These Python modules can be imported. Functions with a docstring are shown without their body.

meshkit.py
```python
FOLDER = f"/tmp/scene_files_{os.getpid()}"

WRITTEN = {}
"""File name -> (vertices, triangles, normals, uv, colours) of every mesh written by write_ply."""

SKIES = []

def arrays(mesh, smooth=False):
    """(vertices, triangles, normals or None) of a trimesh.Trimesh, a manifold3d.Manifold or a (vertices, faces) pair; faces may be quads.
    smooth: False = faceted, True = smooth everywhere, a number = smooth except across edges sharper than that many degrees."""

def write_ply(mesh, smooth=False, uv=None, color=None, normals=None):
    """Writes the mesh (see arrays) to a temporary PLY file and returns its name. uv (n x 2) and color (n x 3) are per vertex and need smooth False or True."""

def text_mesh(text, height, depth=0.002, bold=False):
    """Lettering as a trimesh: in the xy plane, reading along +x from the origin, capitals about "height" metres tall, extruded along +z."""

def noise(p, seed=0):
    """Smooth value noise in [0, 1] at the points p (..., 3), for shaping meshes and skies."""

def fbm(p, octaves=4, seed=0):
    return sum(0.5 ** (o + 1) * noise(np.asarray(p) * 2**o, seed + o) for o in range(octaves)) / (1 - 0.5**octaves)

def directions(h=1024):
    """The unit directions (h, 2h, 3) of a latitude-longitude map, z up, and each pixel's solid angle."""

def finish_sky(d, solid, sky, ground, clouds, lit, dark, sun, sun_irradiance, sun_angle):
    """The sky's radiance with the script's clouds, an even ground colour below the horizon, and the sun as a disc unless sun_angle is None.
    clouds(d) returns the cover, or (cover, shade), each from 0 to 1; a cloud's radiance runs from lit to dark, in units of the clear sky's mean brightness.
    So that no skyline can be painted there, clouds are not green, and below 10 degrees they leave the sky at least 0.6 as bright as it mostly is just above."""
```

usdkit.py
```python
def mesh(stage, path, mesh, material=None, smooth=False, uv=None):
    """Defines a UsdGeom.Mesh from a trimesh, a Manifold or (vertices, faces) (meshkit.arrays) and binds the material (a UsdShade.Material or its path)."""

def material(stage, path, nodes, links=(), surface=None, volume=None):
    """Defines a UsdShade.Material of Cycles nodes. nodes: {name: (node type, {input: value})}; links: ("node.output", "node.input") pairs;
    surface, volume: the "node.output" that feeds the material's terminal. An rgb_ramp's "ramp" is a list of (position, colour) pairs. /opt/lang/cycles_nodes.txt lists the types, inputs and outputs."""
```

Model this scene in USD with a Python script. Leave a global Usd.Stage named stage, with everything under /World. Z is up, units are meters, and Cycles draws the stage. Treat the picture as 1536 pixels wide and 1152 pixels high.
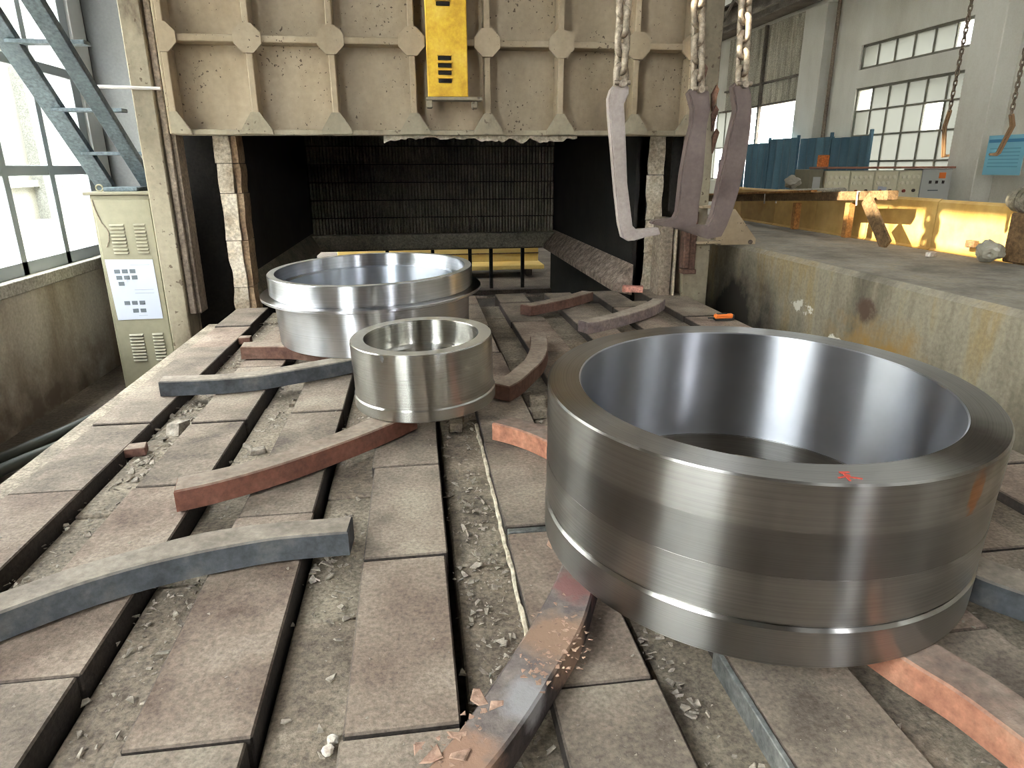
import math, random
import numpy as np, trimesh
import shapely.geometry as sg
import usdkit
from meshkit import noise
from pxr import Usd, UsdGeom, UsdLux, UsdShade, Gf, Sdf

stage = Usd.Stage.CreateInMemory()
UsdGeom.SetStageUpAxis(stage, 'Z'); UsdGeom.SetStageMetersPerUnit(stage, 1.0)
UsdGeom.Xform.Define(stage, '/World'); UsdGeom.Scope.Define(stage, '/World/Looks')
rng = np.random.default_rng(7); random.seed(7)
H = 0.65                                   # top of the furnace car above the hall floor

# ---------------------------------------------------------------- camera, sky, sun, exposure
YAW, PITCH, ROLL = map(math.radians, (7.885, 17.948, -0.247))
fw = np.array([math.sin(YAW)*math.cos(PITCH), math.cos(YAW)*math.cos(PITCH), -math.sin(PITCH)])
r0 = np.array([math.cos(YAW), -math.sin(YAW), 0.]); u0 = np.cross(r0, fw)
rt = r0*math.cos(ROLL)+u0*math.sin(ROLL); up = -r0*math.sin(ROLL)+u0*math.cos(ROLL)
cam = UsdGeom.Camera.Define(stage, '/World/camera')
cam.CreateHorizontalApertureAttr(36.0); cam.CreateVerticalApertureAttr(27.0)
cam.CreateFocalLengthAttr(36.0*1005.573/1536); cam.CreateClippingRangeAttr((0.05, 300.0))
m = np.eye(4); m[0, :3], m[1, :3], m[2, :3], m[3, :3] = rt, up, -fw, (0, 0, 1.65)
cam.AddTransformOp().Set(Gf.Matrix4d(m.tolist()))
cam.CreateExposureAttr(1.15)
sky = UsdLux.DomeLight.Define(stage, '/World/sky')
sky.CreateColorAttr(Gf.Vec3f(0.93, 0.96, 1.0)); sky.CreateIntensityAttr(6.0)
SUN_EL, SUN_AZ = math.radians(29), math.radians(20)   # the sun stands behind the left wall
sd = np.array([math.cos(SUN_EL)*math.cos(SUN_AZ), math.cos(SUN_EL)*math.sin(SUN_AZ), -math.sin(SUN_EL)])
sun = UsdLux.DistantLight.Define(stage, '/World/sun')
sun.CreateAngleAttr(0.6); sun.CreateNormalizeAttr(True); sun.CreateIntensityAttr(4.0); sun.CreateColorAttr(Gf.Vec3f(1.0, 0.86, 0.66))
zb = -sd; xb = np.cross([0, 0, 1.], zb); xb /= np.linalg.norm(xb); yb = np.cross(zb, xb)
ms = np.eye(4); ms[0, :3], ms[1, :3], ms[2, :3] = xb, yb, zb
sun.AddTransformOp().Set(Gf.Matrix4d(ms.tolist()))

# ---------------------------------------------------------------- helpers
def lin(c):
    c = np.asarray(c, float)/255.; return np.where(c < .04045, c/12.92, ((c+.055)/1.055)**2.4)
LOOK = '/World/Looks/'

def stone(name, ramp, scale=3., fine=45., bump=.35, rough=.85, upc=None, spots=(), vstreak=0, rnd=.12, metallic=0., contrast=.55, spec=.3, bdist=.006, upmin=.35, specks=None):
    """Matte, worn surface: a large and a fine noise, dust on what faces up, stains and painted shade at given places."""
    N = {'g': ('geometry', {}), 'n1': ('noise_texture', {'scale': scale, 'detail': 7., 'roughness': .62}),
         'n2': ('noise_texture', {'scale': fine, 'detail': 5., 'roughness': .65}),
         'r1': ('rgb_ramp', {'ramp': [(p, tuple(lin(c))) for p, c in ramp]}),
         'r2': ('rgb_ramp', {'ramp': [(.30, (.5-contrast*.42,)*3), (.5, (.5,)*3), (.70, (.5+contrast*.42,)*3)]}),
         'ov': ('mix', {'mix_type': 'overlay', 'fac': 1.0}),
         'oi': ('object_info', {}), 'mr': ('map_range', {'from_min': 0., 'from_max': 1., 'to_min': 1-rnd, 'to_max': 1+rnd}),
         'h': ('hsv', {'hue': .5, 'saturation': 1., 'fac': 1.}),
         'b': ('bump', {'strength': bump, 'distance': bdist}),
         'p': ('principled_bsdf', {'roughness': rough, 'metallic': metallic, 'specular_ior_level': spec})}
    L = [('n1.fac', 'r1.fac'), ('n2.fac', 'r2.fac'), ('r1.color', 'ov.color1'), ('r2.color', 'ov.color2'), ('oi.random', 'mr.value'), ('mr.result', 'h.value')]
    if vstreak:
        N['mp'] = ('mapping', {'scale': (1., 1., vstreak)})
        L += [('g.position', 'mp.vector'), ('mp.vector', 'n1.vector'), ('g.position', 'n2.vector')]
    else:
        L += [('g.position', 'n1.vector'), ('g.position', 'n2.vector')]
    out = 'ov.color'
    if upc is not None:
        N['sx'] = ('separate_xyz', {}); N['ur'] = ('map_range', {'from_min': .55, 'from_max': .9, 'to_min': 0., 'to_max': .92, 'clamp': True})
        N['n3'] = ('noise_texture', {'scale': 14., 'detail': 6., 'roughness': .7}); N['m3'] = ('map_range', {'from_min': .3, 'from_max': .62, 'to_min': upmin, 'to_max': 1., 'clamp': True})
        N['mu'] = ('math', {'math_type': 'multiply'}); N['ur2'] = ('rgb_ramp', {'ramp': [(p, tuple(lin(c))) for p, c in (upc if len(upc) > 2 else [(.35, upc[0]), (.65, upc[1])])]})
        N['ov2'] = ('mix', {'mix_type': 'overlay', 'fac': .9}); N['um'] = ('mix', {})
        L += [('g.normal', 'sx.vector'), ('sx.z', 'ur.value'), ('g.position', 'n3.vector'), ('n3.fac', 'm3.value'), ('m3.result', 'mu.value1'), ('ur.result', 'mu.value2'),
              ('n1.fac', 'ur2.fac'), ('ur2.color', 'ov2.color1'), ('r2.color', 'ov2.color2'), ('mu.value', 'um.fac'), (out, 'um.color1'), ('ov2.color', 'um.color2')]
        out = 'um.color'
    if specks:
        sc_, lo_, hi_, cl_ = specks
        N['kn'] = ('noise_texture', {'scale': sc_, 'detail': 2.}); N['kb'] = ('noise_texture', {'scale': 2.3, 'detail': 2.}); N['kk'] = ('math', {'math_type': 'multiply_add', 'value2': .35})
        N['kr'] = ('map_range', {'from_min': lo_, 'from_max': hi_, 'to_min': 0., 'to_max': .85, 'clamp': True}); N['kx'] = ('mix', {'color2': tuple(lin(cl_))})
        L += [('g.position', 'kn.vector'), ('g.position', 'kb.vector'), ('kb.fac', 'kk.value1'), ('kn.fac', 'kk.value3'), ('kk.value', 'kr.value'), ('kr.result', 'kx.fac'), (out, 'kx.color1')]
        out = 'kx.color'
    for i, (c, rad, col, lo, hi, ns) in enumerate(spots):
        c = np.asarray(c, float); rad = np.broadcast_to(np.asarray(rad, float), 3)
        N[f'sm{i}'] = ('mapping', {'location': tuple(-c/rad), 'scale': tuple(1/rad)}); N[f'sg{i}'] = ('gradient_texture', {'gradient_type': 'spherical'})
        N[f'sn{i}'] = ('noise_texture', {'scale': ns, 'detail': 6., 'roughness': .65}); N[f'sa{i}'] = ('math', {'math_type': 'multiply'})
        N[f'sr{i}'] = ('map_range', {'from_min': lo, 'from_max': hi, 'to_min': 0., 'to_max': 1., 'clamp': True}); N[f'sx{i}'] = ('mix', {'color2': tuple(lin(col))})
        L += [('g.position', f'sm{i}.vector'), (f'sm{i}.vector', f'sg{i}.vector'), (f'sg{i}.fac', f'sa{i}.value1'), ('g.position', f'sn{i}.vector'), (f'sn{i}.fac', f'sa{i}.value2'),
              (f'sa{i}.value', f'sr{i}.value'), (f'sr{i}.result', f'sx{i}.fac'), (out, f'sx{i}.color1')]
        out = f'sx{i}.color'
    L += [(out, 'h.color'), ('h.color', 'p.base_color'), ('n2.fac', 'b.height'), ('b.normal', 'p.normal')]
    return usdkit.material(stage, LOOK+name, N, L, surface='p.BSDF')

def plain(name, col, rough=.5, metallic=0., **k):
    return usdkit.material(stage, LOOK+name, {'p': ('principled_bsdf', {'base_color': tuple(lin(col)), 'roughness': rough, 'metallic': metallic, **k})}, [], surface='p.BSDF')

def turned_steel(name, centre, axis, col=(186, 185, 183), rough=.24, aniso=.8, spots=(), hband=None):
    """Lathe-turned steel: fine grooves run round the axis, so reflections smear along it."""
    N = {'g': ('geometry', {}), 'd': ('vector_math', {'math_type': 'subtract', 'vector2': tuple(centre)}),
         't': ('vector_math', {'math_type': 'cross_product', 'vector1': tuple(axis)}), 'tn': ('vector_math', {'math_type': 'normalize'}),
         'hh': ('vector_math', {'math_type': 'dot_product', 'vector2': tuple(axis)}),
         'rl': ('vector_math', {'math_type': 'length'}), 'cb': ('combine_xyz', {'z': 0.}),
         'mp': ('mapping', {'scale': (420., 420., 1.)}), 'n': ('noise_texture', {'scale': 1., 'detail': 4., 'roughness': .6}),
         'nb': ('noise_texture', {'scale': 2.6, 'detail': 5., 'roughness': .6}),
         'rr': ('map_range', {'from_min': .3, 'from_max': .7, 'to_min': rough*.96, 'to_max': rough*1.04}),
         'cr': ('rgb_ramp', {'ramp': [(.3, tuple(lin(col)*.86)), (.62, tuple(lin(col)*1.06))]}),
         'b': ('bump', {'strength': .02, 'distance': .0002}),
         'p': ('principled_bsdf', {'metallic': 1., 'anisotropic': aniso, 'anisotropic_rotation': .25})}
    L = [('g.position', 'd.vector1'), ('d.vector', 't.vector2'), ('t.vector', 'tn.vector1'), ('tn.vector', 'p.tangent'), ('d.vector', 'hh.vector1'), ('t.vector', 'rl.vector1'),
         ('hh.value', 'cb.x'), ('rl.value', 'cb.y'), ('cb.vector', 'mp.vector'), ('mp.vector', 'n.vector'), ('g.position', 'nb.vector'), ('n.fac', 'rr.value'), ('rr.result', 'p.roughness'),
         ('nb.fac', 'cr.fac'), ('n.fac', 'b.height'), ('b.normal', 'p.normal')]
    out = 'cr.color'
    for i, (c, rad, colr, lo, hi, ns) in enumerate(spots):
        c = np.asarray(c, float); rad = np.broadcast_to(np.asarray(rad, float), 3)
        N[f'sm{i}'] = ('mapping', {'location': tuple(-c/rad), 'scale': tuple(1/rad)}); N[f'sg{i}'] = ('gradient_texture', {'gradient_type': 'spherical'})
        N[f'sn{i}'] = ('noise_texture', {'scale': ns, 'detail': 4.}); N[f'sa{i}'] = ('math', {'math_type': 'multiply'})
        N[f'sr{i}'] = ('map_range', {'from_min': lo, 'from_max': hi, 'to_min': 0., 'to_max': .9, 'clamp': True}); N[f'sx{i}'] = ('mix', {'color2': tuple(lin(colr))})
        L += [('g.position', f'sm{i}.vector'), (f'sm{i}.vector', f'sg{i}.vector'), (f'sg{i}.fac', f'sa{i}.value1'), ('g.position', f'sn{i}.vector'), (f'sn{i}.fac', f'sa{i}.value2'),
              (f'sa{i}.value', f'sr{i}.value'), (f'sr{i}.result', f'sx{i}.fac'), (out, f'sx{i}.color1')]
        out = f'sx{i}.color'
    L += [(out, 'p.base_color')]
    return usdkit.material(stage, LOOK+name, N, L, surface='p.BSDF')

used = {}
def numbered(parent, name):
    k = (parent, name); n = used.get(k, 0); used[k] = n+1
    return f'{parent}/{name}' if n == 0 else f'{parent}/{name}_{n:03d}'
origin = {}
def thing(name, label=None, cat=None, loc=(0, 0, 0), group=None, kind=None):
    path = numbered('/World', name); x = UsdGeom.Xform.Define(stage, path); x.AddTranslateOp().Set(Gf.Vec3d(*map(float, loc)))
    tag(x.GetPrim(), label, cat, group, kind); origin[path] = np.asarray(loc, float); return path
def tag(p, label=None, cat=None, group=None, kind=None):
    for k, v in (('label', label), ('category', cat), ('group', group), ('kind', kind)):
        if v: p.SetCustomDataByKey(k, v)
def part(parent, name, mesh, mat, smooth=False, label=None, kind=None):
    """One mesh, given in world coordinates, under its thing or part."""
    path = numbered(parent, name); top = '/'.join(path.split('/')[:3])
    if isinstance(mesh, (list, tuple)) and not isinstance(mesh[0], np.ndarray): mesh = trimesh.util.concatenate(list(mesh))
    mesh = mesh.copy(); mesh.apply_translation(-origin.get(top, np.zeros(3)))
    p = usdkit.mesh(stage, path, mesh, mat, smooth=smooth); tag(p.GetPrim(), label, None, None, kind); return path
def single(name, mesh, mat, label, cat, smooth=False, group=None, kind=None, loc=None):
    """A thing that is one mesh."""
    if isinstance(mesh, (list, tuple)): mesh = trimesh.util.concatenate(list(mesh))
    path = numbered('/World', name); mesh = mesh.copy()
    c = np.array([*mesh.bounds.mean(0)[:2], mesh.bounds[0][2]]); mesh.apply_translation(-c)
    p = usdkit.mesh(stage, path, mesh, mat, smooth=smooth); UsdGeom.Xformable(p).AddTranslateOp().Set(Gf.Vec3d(*map(float, c)))
    tag(p.GetPrim(), label, cat, group, kind); return path
def struct(name, mesh, mat, label, cat='wall', smooth=False): return single(name, mesh, mat, label, cat, smooth, None, 'structure')
def copy_of(src, name, label, loc, rz=0, group=None):
    path = numbered('/World', name); x = UsdGeom.Xform.Define(stage, path); x.AddTranslateOp().Set(Gf.Vec3d(*map(float, loc))); x.AddRotateZOp().Set(float(rz))
    p = x.GetPrim(); p.GetReferences().AddInternalReference(Sdf.Path(src)); p.SetInstanceable(True)
    c = stage.GetPrimAtPath(src).GetCustomData(); tag(p, label, c.get('category'), group); return path

def box(x0, x1, y0, y1, z0, z1):
    return trimesh.creation.box(bounds=[[min(x0, x1), min(y0, y1), min(z0, z1)], [max(x0, x1), max(y0, y1), max(z0, z1)]])
def cbox(x0, x1, y0, y1, z0, z1, ch=.004):
    P = []
    for x, sx in ((x0, 1), (x1, -1)):
        for y, sy in ((y0, 1), (y1, -1)):
            for z, sz in ((z0, 1), (z1, -1)):
                P += [(x+sx*ch, y+sy*ch, z), (x+sx*ch, y, z+sz*ch), (x, y+sy*ch, z+sz*ch)]
    return trimesh.convex.convex_hull(np.array(P))
def tube(pts, rad, n=10, closed=False):
    pts = np.asarray(pts, float); k = len(pts); V = []; Rr = np.broadcast_to(rad, k)
    T = np.gradient(pts, axis=0) if not closed else np.roll(pts, -1, 0)-np.roll(pts, 1, 0)
    T /= np.linalg.norm(T, axis=1)[:, None]
    a = np.array([0, 0, 1.]) if abs(T[0][2]) < .9 else np.array([1., 0, 0])
    for i in range(k):
        s = np.cross(a, T[i]); s /= np.linalg.norm(s); q = np.cross(T[i], s); a = q
        for j in range(n):
            w = 2*math.pi*j/n; V.append(pts[i]+Rr[i]*(math.cos(w)*s+math.sin(w)*q))
    F = []
    for i in range(k if closed else k-1):
        i2 = (i+1) % k
        for j in range(n):
            j2 = (j+1) % n; F += [(i*n+j, i2*n+j2, i2*n+j), (i*n+j, i*n+j2, i2*n+j2)]
    if not closed:
        V += [pts[0], pts[-1]]; e = k*n
        for j in range(n): F += [(e, j, (j+1) % n), (e+1, (k-1)*n+(j+1) % n, (k-1)*n+j)]
    mm = trimesh.Trimesh(np.array(V), np.array(F), process=False); mm.fix_normals(); return mm
def rod(a, b, r, n=8): return tube([a, b], r, n)
def bar(a, b, w, h, roll=(0, 0, 1)):
    """A rectangular bar from a to b, w wide and h high."""
    a, b = np.asarray(a, float), np.asarray(b, float); t = b-a; L = np.linalg.norm(t); t /= L
    s = np.cross(np.asarray(roll, float), t); s /= np.linalg.norm(s); q = np.cross(t, s)
    mm = cbox(-w/2, w/2, -h/2, h/2, 0, L, min(w, h)*.08); M = np.eye(4); M[:3, 0], M[:3, 1], M[:3, 2], M[:3, 3] = s, q, t, a
    mm.apply_transform(M); return mm
def extrude_xz(poly, y0, y1, bevel=0.):
    """Outline in x, z pushed along y."""
    p = sg.Polygon(poly).buffer(0); mm = trimesh.creation.extrude_polygon(p, y1-y0, engine='earcut')
    v = mm.vertices.copy(); mm.vertices = np.c_[v[:, 0], y1-v[:, 2], v[:, 1]]; mm.fix_normals(); return mm
def prism(front, back, z0, z1, ch=.004):
    """A bar whose plan lies between two lines, with its top edges broken."""
    f, b = np.asarray(front, float), np.asarray(back, float); ring = np.vstack([f, b[::-1]])
    poly = sg.Polygon(ring); ins = np.array(poly.exterior.coords)
    c = []; n = len(ring); ccw = poly.exterior.is_ccw
    for i in range(n):
        p, a, d = ring[i], ring[i-1], ring[(i+1) % n]; e1 = (p-a)/np.linalg.norm(p-a); e2 = (d-p)/np.linalg.norm(d-p)
        n1 = np.array([-e1[1], e1[0]]); n2 = np.array([-e2[1], e2[0]]); s = (n1+n2); s /= max(.35, np.linalg.norm(s)); s *= 1 if ccw else -1
        c.append(p+s*ch)
    c = np.array(c); V = np.vstack([np.c_[ring, np.full(n, z0)], np.c_[ring, np.full(n, z1-ch)], np.c_[c, np.full(n, z1)]]); F = []
    for k in (0, 1):
        for i in range(n):
            j = (i+1) % n; F += [(k*n+i, k*n+j, (k+1)*n+j), (k*n+i, (k+1)*n+j, (k+1)*n+i)]
    h = len(f)
    for i in range(h-1):
        a, b_, c_, d_ = i, i+1, n-2-i, n-1-i
        F += [(2*n+a, 2*n+b_, 2*n+c_), (2*n+a, 2*n+c_, 2*n+d_), (a, c_, b_), (a, d_, c_)]
    mm = trimesh.Trimesh(V, F, process=False); mm.fix_normals(); return mm
def densify(pts, n):
    pts = np.asarray(pts, float); s = np.r_[0, np.cumsum(np.linalg.norm(np.diff(pts, axis=0), axis=1))]; s /= s[-1]
    from scipy.interpolate import PchipInterpolator
    return PchipInterpolator(s, pts)(np.linspace(0, 1, n))
def lathe(profile, centre, axis, n=256):
    """profile: closed list of (radius, height); turned about the axis at centre."""
    mm = trimesh.creation.revolve(np.array(list(profile)+[profile[0]]), sections=n)
    z = np.asarray(axis, float); x = np.cross([0, 1., 0], z); x /= np.linalg.norm(x); M = np.eye(4); M[:3, 0], M[:3, 1], M[:3, 2], M[:3, 3] = x, np.cross(z, x), z, centre
    mm.apply_transform(M); mm.fix_normals(); return mm
def sheet(xs, f):  return None

# ---------------------------------------------------------------- materials
DUST = ((138, 126, 112), (166, 154, 139))
m_floor = stone('floor_concrete', [(.3, (74, 66, 58)), (.5, (98, 88, 78)), (.7, (128, 117, 104))], scale=1.6)
m_wall_l = stone('stained_plaster', [(.3, (134, 122, 104)), (.48, (172, 162, 145)), (.68, (192, 185, 170))], scale=2.2, vstreak=.28, bump=.12, contrast=.2,
                 spots=[((-2.62, 4.6, .05), (1.2, 4.5, .75), (104, 90, 76), .18, .5, 3.)])
m_wall_r = stone('grey_plaster', [(.3, (196, 192, 180)), (.5, (212, 209, 198)), (.7, (224, 222, 213))], scale=1.2, vstreak=.4, bump=.08, contrast=.12)
m_wall_b = stone('brown_plaster', [(.3, (76, 64, 54)), (.7, (100, 86, 74))], scale=1.2, vstreak=.4, bump=.08, contrast=.12)
m_sheets = stone('weathered_sheet', [(.3, (120, 116, 104)), (.5, (168, 162, 146)), (.7, (196, 190, 172))], scale=5., vstreak=.12, bump=.1)
m_ceiling = stone('ceiling_board', [(.3, (92, 84, 74)), (.7, (124, 114, 104))], scale=1., bump=.1)
m_sill = stone('sill_cement', [(.3, (150, 144, 130)), (.7, (184, 178, 165))], scale=5.)
m_facade = stone('pale_facade', [(.3, (104, 103, 94)), (.7, (122, 121, 112))], scale=.6, bump=.05)
m_facade2 = stone('grey_pilaster', [(.3, (86, 86, 80)), (.7, (98, 98, 92))], scale=1., bump=.05)
m_reveal = stone('white_plaster', [(.3, (206, 206, 200)), (.7, (222, 222, 216))], scale=1.6, bump=.05, contrast=.06)
m_bounceblock = stone('bounce_white', [(.3, (206, 206, 202)), (.7, (220, 220, 216))], scale=.6, bump=.05, contrast=.05)  # kept very pale to bounce light through the left windows
m_pier = stone('grey_pier_plaster', [(.3, (112, 112, 110)), (.7, (138, 137, 134))], scale=1.4, vstreak=.5, bump=.08, contrast=.12)
m_yard = stone('yard_ground', [(.3, (150, 145, 132)), (.7, (180, 174, 160))], scale=.8)
m_frame = plain('window_paint', (172, 180, 182), .5)
m_frame2 = plain('window_paint_dusty', (128, 124, 112), .6)
m_pane = usdkit.material(stage, LOOK+'window_glass', {'t': ('transparent_bsdf', {'color': (.96, .98, .975)}), 'g': ('glossy_bsdf', {'color': (.9, .9, .9), 'roughness': .05}), 'm': ('mix_closure', {'fac': .05})},
                         [('t.BSDF', 'm.closure1'), ('g.BSDF', 'm.closure2')], surface='m.closure')
m_frost = usdkit.material(stage, LOOK+'dusty_glass', {'t': ('transparent_bsdf', {'color': (.30, .30, .28)}), 'g': ('translucent_bsdf', {'color': (.13, .13, .115)}), 'm': ('mix_closure', {'fac': .8})},
                          [('t.BSDF', 'm.closure1'), ('g.BSDF', 'm.closure2')], surface='m.closure')
m_frost2 = usdkit.material(stage, LOOK+'cleaner_glass', {'t': ('transparent_bsdf', {'color': (.75, .76, .74)}), 'g': ('translucent_bsdf', {'color': (.13, .13, .115)}), 'm': ('mix_closure', {'fac': .4})},
                           [('t.BSDF', 'm.closure1'), ('g.BSDF', 'm.closure2')], surface='m.closure')
m_skyl = usdkit.material(stage, LOOK+'skylight_sheet', {'g': ('translucent_bsdf', {'color': (.06, .062, .062)})}, [], surface='g.BSDF')
SLAB = [[(.34, (104, 93, 83)), (.46, (127, 115, 102)), (.55, (141, 127, 113)), (.68, (155, 143, 127))],
        [(.34, (100, 91, 82)), (.47, (122, 111, 99)), (.57, (136, 125, 112)), (.70, (151, 141, 126))],
        [(.34, (111, 94, 82)), (.46, (132, 115, 102)), (.55, (145, 129, 114)), (.68, (159, 144, 129))]]
m_slab = [stone(f'hearth_slab_{"abc"[i]}', [(.3, (46, 41, 38)), (.7, (70, 62, 56))], upc=s, upmin=1., scale=4., fine=95., bump=.35, rnd=.1, contrast=.48) for i, s in enumerate(SLAB)]
m_fill = [stone('filler_brick_a', [(.3, (100, 90, 79)), (.5, (128, 117, 102)), (.7, (154, 142, 124))], scale=5., fine=80., bump=.5, rnd=.1),
          stone('filler_brick_b', [(.3, (96, 85, 74)), (.5, (122, 110, 96)), (.7, (148, 135, 118))], scale=5., fine=80., bump=.5, rnd=.1)]
m_car = stone('car_frame_steel', [(.3, (66, 58, 52)), (.7, (104, 92, 82))], scale=4.)
m_chip = stone('stone_chips', [(.3, (112, 102, 92)), (.6, (158, 148, 134)), (.75, (196, 190, 178))], scale=30., rnd=.1)
m_white = stone('white_lump', [(.3, (178, 168, 154)), (.7, (208, 198, 186))], scale=30.)
m_blue_bar = stone('bluish_scale', [(.3, (58, 59, 61)), (.5, (78, 81, 84)), (.7, (104, 102, 98))], scale=7., contrast=.3, bump=.25, upmin=.75, upc=DUST)
m_red_bar = stone('red_scale', [(.3, (92, 62, 52)), (.5, (118, 76, 62)), (.7, (134, 94, 78))], scale=5., contrast=.3, bump=.2, upmin=.75, upc=DUST)
m_brown_bar = stone('brown_scale', [(.3, (84, 58, 50)), (.5, (108, 78, 66)), (.7, (126, 98, 84))], scale=6., upmin=.75, contrast=.35, upc=((136, 122, 108), (160, 147, 132)))
m_mauve_bar = stone('mauve_scale', [(.3, (92, 80, 82)), (.5, (116, 102, 100)), (.7, (138, 122, 112))], scale=6., upmin=.75, contrast=.35, upc=((146, 132, 118), (166, 154, 138)))
m_orange_bar = stone('orange_rust', [(.3, (146, 98, 80)), (.5, (176, 122, 98)), (.7, (192, 146, 120))], scale=9., contrast=.35, upmin=.8, upc=((116, 106, 98), (142, 130, 118)))
m_flake_bar = stone('flaking_rust', [(.3, (52, 44, 42)), (.5, (64, 56, 54)), (.7, (88, 76, 70))], scale=9., upmin=.9, contrast=.4, upc=((112, 102, 99), (138, 127, 119)),
                    spots=[((.27, 1.12, .73), .22, (150, 122, 102), .22, .36, 9.), ((.0, .86, .73), .2, (156, 124, 104), .22, .36, 12.), ((.16, .98, .73), .13, (150, 146, 146), .25, .4, 8.), ((.34, 1.3, .73), .14, (128, 92, 88), .22, .36, 14.)])
m_flake = stone('rust_flakes', [(.3, (142, 110, 94)), (.7, (170, 142, 122))], scale=30.)
CREAM = [(.28, (115, 99, 80)), (.46, (147, 130, 106)), (.66, (164, 148, 125))]
SPECK = dict(scale=1.6, fine=24., bump=.05, rough=.6, contrast=.12)
m_cream = stone('cream_paint', CREAM, vstreak=.35, specks=(46., .862, .90, (72, 58, 44)), **SPECK)
m_cream2 = stone('cream_paint_chipped', [(.30, (86, 73, 58)), (.40, (128, 117, 98)), (.60, (146, 136, 116))], vstreak=.5, scale=4., fine=30., bump=.08, rough=.65, contrast=.15, specks=(26., .83, .88, (80, 66, 50)))
m_brownpost = stone('brown_post_paint', [(.3, (100, 88, 78)), (.6, (142, 128, 112))], vstreak=.3, scale=4.)
m_yellow = stone('yellow_paint', [(.3, (178, 132, 26)), (.5, (214, 172, 48)), (.7, (226, 190, 78))], scale=4., fine=30., bump=.08, rough=.45, contrast=.25)
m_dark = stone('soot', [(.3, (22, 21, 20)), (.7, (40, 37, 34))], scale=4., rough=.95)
m_lining = stone('sooty_fibre', [(.3, (104, 100, 86)), (.7, (142, 134, 116))], scale=5., rough=.95, bump=.3)
m_ledge = stone('sooty_ledge', [(.3, (96, 84, 76)), (.5, (140, 124, 112)), (.7, (176, 160, 146))], scale=14., rough=.95, bump=.5)
m_fibre = stone('white_fibre', [(.3, (146, 128, 106)), (.5, (184, 170, 150)), (.7, (200, 190, 174))], scale=5., bump=.4)
m_fibre_side = stone('tan_fibre', [(.3, (120, 96, 74)), (.7, (166, 142, 114))], scale=7., bump=.5)
m_seal = stone('ragged_seal', [(.3, (150, 138, 118)), (.7, (196, 186, 166))], scale=20., bump=.5)
m_cab = stone('cabinet_enamel', [(.3, (122, 116, 95)), (.7, (138, 132, 110))], scale=2., fine=20., bump=.03, rough=.5, contrast=.08)
m_paper = plain('paper', (178, 182, 192), .8)
m_print = plain('print_grey', (92, 98, 102), .8)
m_print2 = plain('print_pale', (152, 157, 165), .8)
m_grey_steel = stone('stair_steel', [(.3, (70, 79, 84)), (.7, (92, 102, 107))], scale=4., rough=.6, bump=.1)
m_rod = plain('pale_rod', (196, 190, 186), .5)
m_hook_w = stone('worn_hook_pale', [(.3, (150, 136, 128)), (.6, (178, 166, 160))], scale=3., rough=.6, bump=.1, contrast=.15)
m_hook_m = stone('worn_hook_mauve', [(.3, (100, 86, 82)), (.6, (124, 109, 104))], scale=3., rough=.6, bump=.1, contrast=.15)
m_hook_s = plain('hook_iron', (124, 96, 68), .5, .3)
m_chain = stone('chain_iron', [(.3, (128, 114, 98)), (.7, (186, 172, 154))], scale=20., rough=.5, bump=.2, metallic=.4)
m_thin_chain = plain('thin_chain_iron', (96, 82, 66), .55, .4)
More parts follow.
